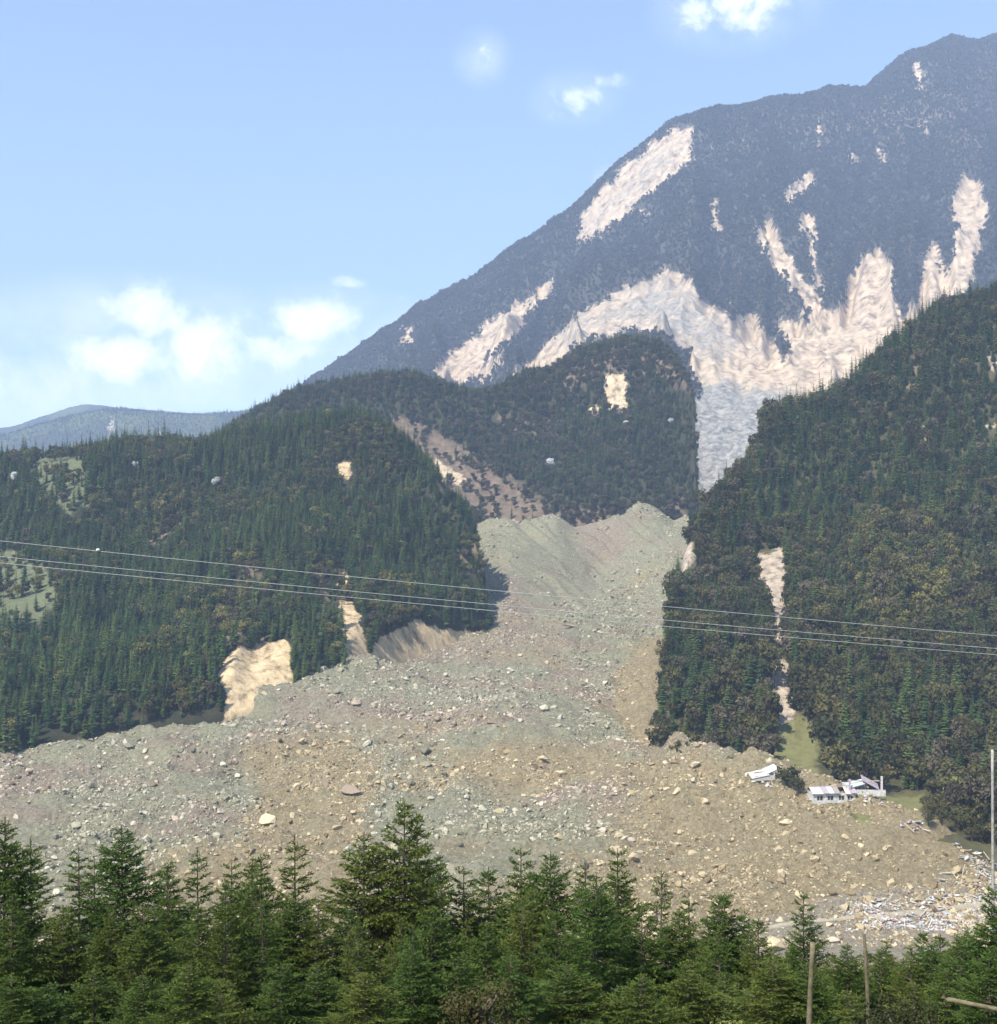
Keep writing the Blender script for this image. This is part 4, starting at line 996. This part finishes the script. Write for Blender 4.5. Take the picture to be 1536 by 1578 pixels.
def spruce(seed, H=9.0, spread=.5, maxl=1.75, sparse=1.0):
    r = random.Random(seed); tv, tf = [], []
    lean = (r.uniform(-.15, .15), r.uniform(-.15, .15))
    tube(tv, tf, [(0, 0, -1), (lean[0]*.4, lean[1]*.4, H*.45), (lean[0], lean[1], H)], [.11, .075, .012], 6)
    tw = []     # twigs: start, end, how far out
    z = H-.30
    while z > H*.06:
        t_ = H-z
        n = r.choice((4, 5, 5, 6)) if t_ > .9 else r.choice((3, 4))
        ph = r.random()*6.28
        for j in range(n):
            if r.random() < .1*sparse: continue
            an = ph+6.283*j/n+r.uniform(-.3, .3)
            Lb = min(maxl, .18+spread*t_)*r.uniform(.5, 1.2)
            up = max(-.35, .75-.22*t_)+r.uniform(-.12, .12)
            d = Vector((math.cos(an), math.sin(an), up)).normalized()
            o = Vector((lean[0]*(z/H)**1.5, lean[1]*(z/H)**1.5, z))
            m_ = o+d*Lb*.55; e = o+d*Lb+Vector((0, 0, .10*Lb*(1 if up < .3 else -.2)))
            tube(tv, tf, [o, m_, e], [.012+.008*Lb, .008+.004*Lb, .004], 3)
            k = int(Lb/.085)
            for i in range(1, k+1):
                f = i/(k+.5); q = o+(m_-o)*(f*2) if f < .5 else m_+(e-m_)*(f*2-1)
                if f < .22 and r.random() < .6: continue
                sl_ = (.16+.42*Lb*(1-f)*.9)*r.uniform(.6, 1.15)
                for s_ in (-1, 1):
                    if r.random() < .08: continue
                    sd_ = Vector((-math.sin(an), math.cos(an), 0))*s_
                    dd = (d*.62+sd_*r.uniform(.6, .95)+Vector((0, 0, r.uniform(-.42, .18)))).normalized()
                    tw.append((q, q+dd*sl_, f))
            tw.append((o+d*Lb*.2, m_, .3)); tw.append((m_, e+d*.05, .9))
        z -= r.uniform(.13, .27)*(1 if t_ > 1 else 1.2)
    tw.append((Vector((lean[0], lean[1], H-.5)), Vector((lean[0], lean[1], H+.02)), .9))
    A = np.array([list(a) for a, b_, f in tw]); B = np.array([list(b_) for a, b_, f in tw]); Fr = np.array([f for a, b_, f in tw])
    ln = np.linalg.norm(B-A, axis=1); cnt = np.maximum(3, (ln/.034).astype(int))
    idx = np.repeat(np.arange(len(tw)), cnt); n = len(idx)
    g_ = np.random.default_rng(seed)
    f = g_.random(n); D_ = ((B-A)/ln[:, None])[idx]; Pp = A[idx]+(B-A)[idx]*f[:, None]
    rv = g_.normal(size=(n, 3)); rv[:, 2] = rv[:, 2]*.6+.25
    rv -= D_*np.sum(rv*D_, 1)[:, None]; rv /= np.linalg.norm(rv, axis=1)[:, None]+1e-9
    ax = D_*.75+rv*.7; sz = g_.uniform(.06, .115, n)[:, None]
    sd_ = np.cross(D_, rv); wd = .018
    v0 = Pp+sd_*wd; v1 = Pp-sd_*wd; v2 = Pp+ax*sz+sd_*wd*.5; v3 = Pp+ax*sz-sd_*wd*.5
    co = np.stack([v0, v1, v3, v2], 1).reshape(-1, 3)
    m = bpy.data.meshes.new('crown')
    m.vertices.add(n*4); m.vertices.foreach_set('co', co.astype(np.float32).ravel())
    m.loops.add(n*4); m.loops.foreach_set('vertex_index', np.arange(n*4, dtype=np.int32))
    m.polygons.add(n); m.polygons.foreach_set('loop_start', np.arange(n, dtype=np.int32)*4)
    m.update(calc_edges=True)
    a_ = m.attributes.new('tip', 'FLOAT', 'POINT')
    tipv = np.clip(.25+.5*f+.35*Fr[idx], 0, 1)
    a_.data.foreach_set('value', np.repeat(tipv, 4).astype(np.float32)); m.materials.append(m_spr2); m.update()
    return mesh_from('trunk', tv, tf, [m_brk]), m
SPRUCE = [spruce(501, 9, .48, 1.7), spruce(502, 9, .38, 1.4), spruce(503, 9, .54, 1.85), spruce(504, 9, .31, 1.15, 3.0), spruce(505, 9, .44, 1.5, 1.6)]
row = [ # column and row of the tip, distance, kind, what tells it apart
 (4,1262,40,2,'spruce cut by the left edge of the picture, in front of the debris'), (48,1292,44,3,'thin open-topped spruce near the left edge'),
 (122,1306,43,3,'thin spruce with a sparse top left of the dark bushy one'), (146,1318,50,3,'slender sparse spruce just left of the dark bushy one'),
 (190,1272,42,0,'dark bushy spruce standing out among the left spruces'), (254,1328,46,4,'low spruce right of the dark bushy one'),
 (305,1308,44,3,'slender open spruce between the dark bushy one and the grey slide face'), (360,1330,47,1,'middling spruce in front of the grey lower debris'),
 (384,1326,50,4,'narrow spruce before the ochre debris left of centre'), (405,1316,42,1,'dark narrow spruce below the largest ochre boulder'),
 (455,1288,43,3,'spindly spruce with a long bare leader below the tall pale block'), (560,1284,42,0,'bushy spruce leaning against the tallest one on its left'),
 (618,1236,42,4,'tallest spruce of the foreground row, left of centre'), (642,1256,48,1,'second tip close against the tallest spruce on its right'),
 (678,1326,46,3,'thin spruce tip right of the tallest spruce'), (716,1338,44,1,'low spruce tip between the tallest one and the middle group'),
 (755,1336,46,4,'left spruce of the middle group'), (805,1308,44,1,'pointed spruce in the left of the middle group'), (850,1312,43,0,'bushy spruce at the heart of the middle group'),
 (902,1330,41,3,'spruce with a bare stick-like leader in the middle group'), (955,1308,42,1,'tall dark spruce at the right end of the middle group'),
 (1018,1342,50,3,'thin pale spruce standing alone right of the middle group'), (1062,1376,42,3,'spruce with reddish lower twigs and open top'),
 (1118,1374,40,4,'bushy spruce left of the tan boulder'), (1146,1404,46,3,'short spruce tip close before the tan boulder'),
 (1238,1376,38,1,'narrow dark spruce before the track, above the leaning wooden post'), (1286,1468,48,4,'low spruce tip between the two wooden posts'),
 (1368,1446,46,1,'spruce tip right of the second wooden post'), (1424,1434,44,4,'bushy spruce below the white wreckage'), (1476,1440,40,0,'spruce below the right end of the wreckage'),
 (1534,1366,30,2,'big spruce cut by the right edge of the picture')]
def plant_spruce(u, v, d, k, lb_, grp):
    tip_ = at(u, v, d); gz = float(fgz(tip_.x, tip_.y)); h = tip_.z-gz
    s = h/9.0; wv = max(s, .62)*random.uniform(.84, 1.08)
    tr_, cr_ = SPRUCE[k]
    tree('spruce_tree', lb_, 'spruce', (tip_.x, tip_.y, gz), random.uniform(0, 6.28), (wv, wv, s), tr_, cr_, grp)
for (u, v, d, k, lb_) in row: plant_spruce(u, v, d, k, lb_, 'spruces of the foreground row')
u = -60
while u < 1600:
    lowv = (1378 if u < 1000 else 1400)+24*math.sin(u/90) + (48 if u > 1180 else 0)
    plant_spruce(u+random.uniform(-14, 14), lowv+random.uniform(-18, 45), random.uniform(34, 40), random.choice((0, 1, 2, 4)), 'low spruce in the dense thicket under the foreground tips', 'thicket spruces')
    u += random.uniform(27, 42)
u = -60
while u < 1600:
    plant_spruce(u+random.uniform(-14, 14), 1482+random.uniform(-30, 40)+(8 if u > 1180 else 0), random.uniform(26, 31), random.choice((0, 2, 4)), 'nearest low spruce along the bottom of the picture', 'nearest spruces')
    u += random.uniform(52, 80)

u = 1080
while u < 1600:
    plant_spruce(u+random.uniform(-10, 10), 1452+random.uniform(-14, 34), random.uniform(44, 58), random.choice((0, 1, 4)), 'small spruce of the low thicket before the track', 'spruces before the track')
    u += random.uniform(20, 32)
# leafy shrubs and bare poles among them
def fg_shrub(u, v, d, s, ci, lb_):
    p = at(u, v, d); p.z = float(fgz(p.x, p.y))
    SH = broadleaf(int(700+u), 3.0, 1.1, 3600, .05, 3)
    t_ = thing('shrub', lb_, 'shrub', p, 0, s, 'foreground shrubs')
    obj('stems', mesh_from('stems', *SH[0], [m_brk]), t_); obj('foliage', mesh_from('foliage', *SH[1], [(m_brd, m_brd2, m_yel)[ci]]), t_)
fg_shrub(1135, 1500, 25, .8, 2, 'yellow-green leafy shrub at the bottom right of centre')
fg_shrub(1195, 1520, 24, .7, 0, 'olive shrub next to the left wooden post')
fg_shrub(740, 1500, 23, .9, 0, 'olive leafy shrub low between the middle spruces')
fg_shrub(1390, 1500, 24, 1.0, 1, 'dark leafy shrub right of the second wooden post')
def pole(pts, r0, r1, mat, name, lb_, cat, knots=True):
    vs, fs = [], []
    n = 14; P_ = [Vector(pts[0]).lerp(Vector(pts[1]), i/(n-1))+Vector((random.uniform(-1, 1), random.uniform(-1, 1), 0))*r0*.12 for i in range(n)]
    tube(vs, fs, P_, [(r0+(r1-r0)*i/(n-1))*random.uniform(.95, 1.06) for i in range(n)], 9)
    k = len(vs); fs.append(tuple(range(k-9, k)))
    root = tag(obj(name, mesh_from(name, vs, fs, [mat], True)), lb_, cat)
    return root
def fg_base(u, v, d):
    p = at(u, v, d); p.z = float(fgz(p.x, p.y))-.4; return p
m_pole = plain('peeled_wood', (.06, .05, .03), (.17, .145, .085), 6); m_pole2 = plain('grey_wood', (.16, .15, .13), (.36, .35, .32), 4)
pole((fg_base(1238, 1600, 25), at(1252, 1452, 25)), .064, .052, m_pole, 'wooden_post', 'left of the two bare wooden posts at the bottom right', 'post')
pole((fg_base(1349, 1600, 26), at(1332, 1440, 26)), .058, .036, m_pole, 'wooden_post', 'right and thinner of the two bare wooden posts', 'post')
pole((at(1452, 1538, 21), at(1570, 1562, 20)), .042, .034, m_pole, 'wooden_rail', 'pale pole lying almost level at the bottom right corner', 'pole')
pole((fg_base(1531, 1500, 66), at(1529, 1155, 66)), .10, .07, m_pole2, 'utility_pole', 'tall pale grey pole rising at the right edge', 'utility pole')

# ------------------------------------------------------------------ haze
def build_haze():
    x0, x1, y0, y1, z0, z1 = -7000, 7000, -400, 9000, -152, 2010
    vs = [(x, y, z) for x in (x0, x1) for y in (y0, y1) for z in (z0, z1)]
    fs = [(0,1,3,2),(4,6,7,5),(0,4,5,1),(2,3,7,6),(0,2,6,4),(1,5,7,3)]
    m = bpy.data.materials.new('haze_air'); m.use_nodes = True
    n = m.node_tree.nodes; n.remove(n['Principled BSDF'])
    pv = n.new('ShaderNodeVolumePrincipled')
    pv.inputs['Color'].default_value = (.52, .69, 1.0, 1); pv.inputs['Density'].default_value = 1.3e-4
    pv.inputs['Density Attribute'].default_value = ''
    pv.inputs['Anisotropy'].default_value = 0.0
    m.node_tree.links.new(pv.outputs[0], n['Material Output'].inputs['Volume'])
    o = obj('haze', mesh_from('haze', vs, fs, [m])); o['kind'] = 'stuff'
build_haze()
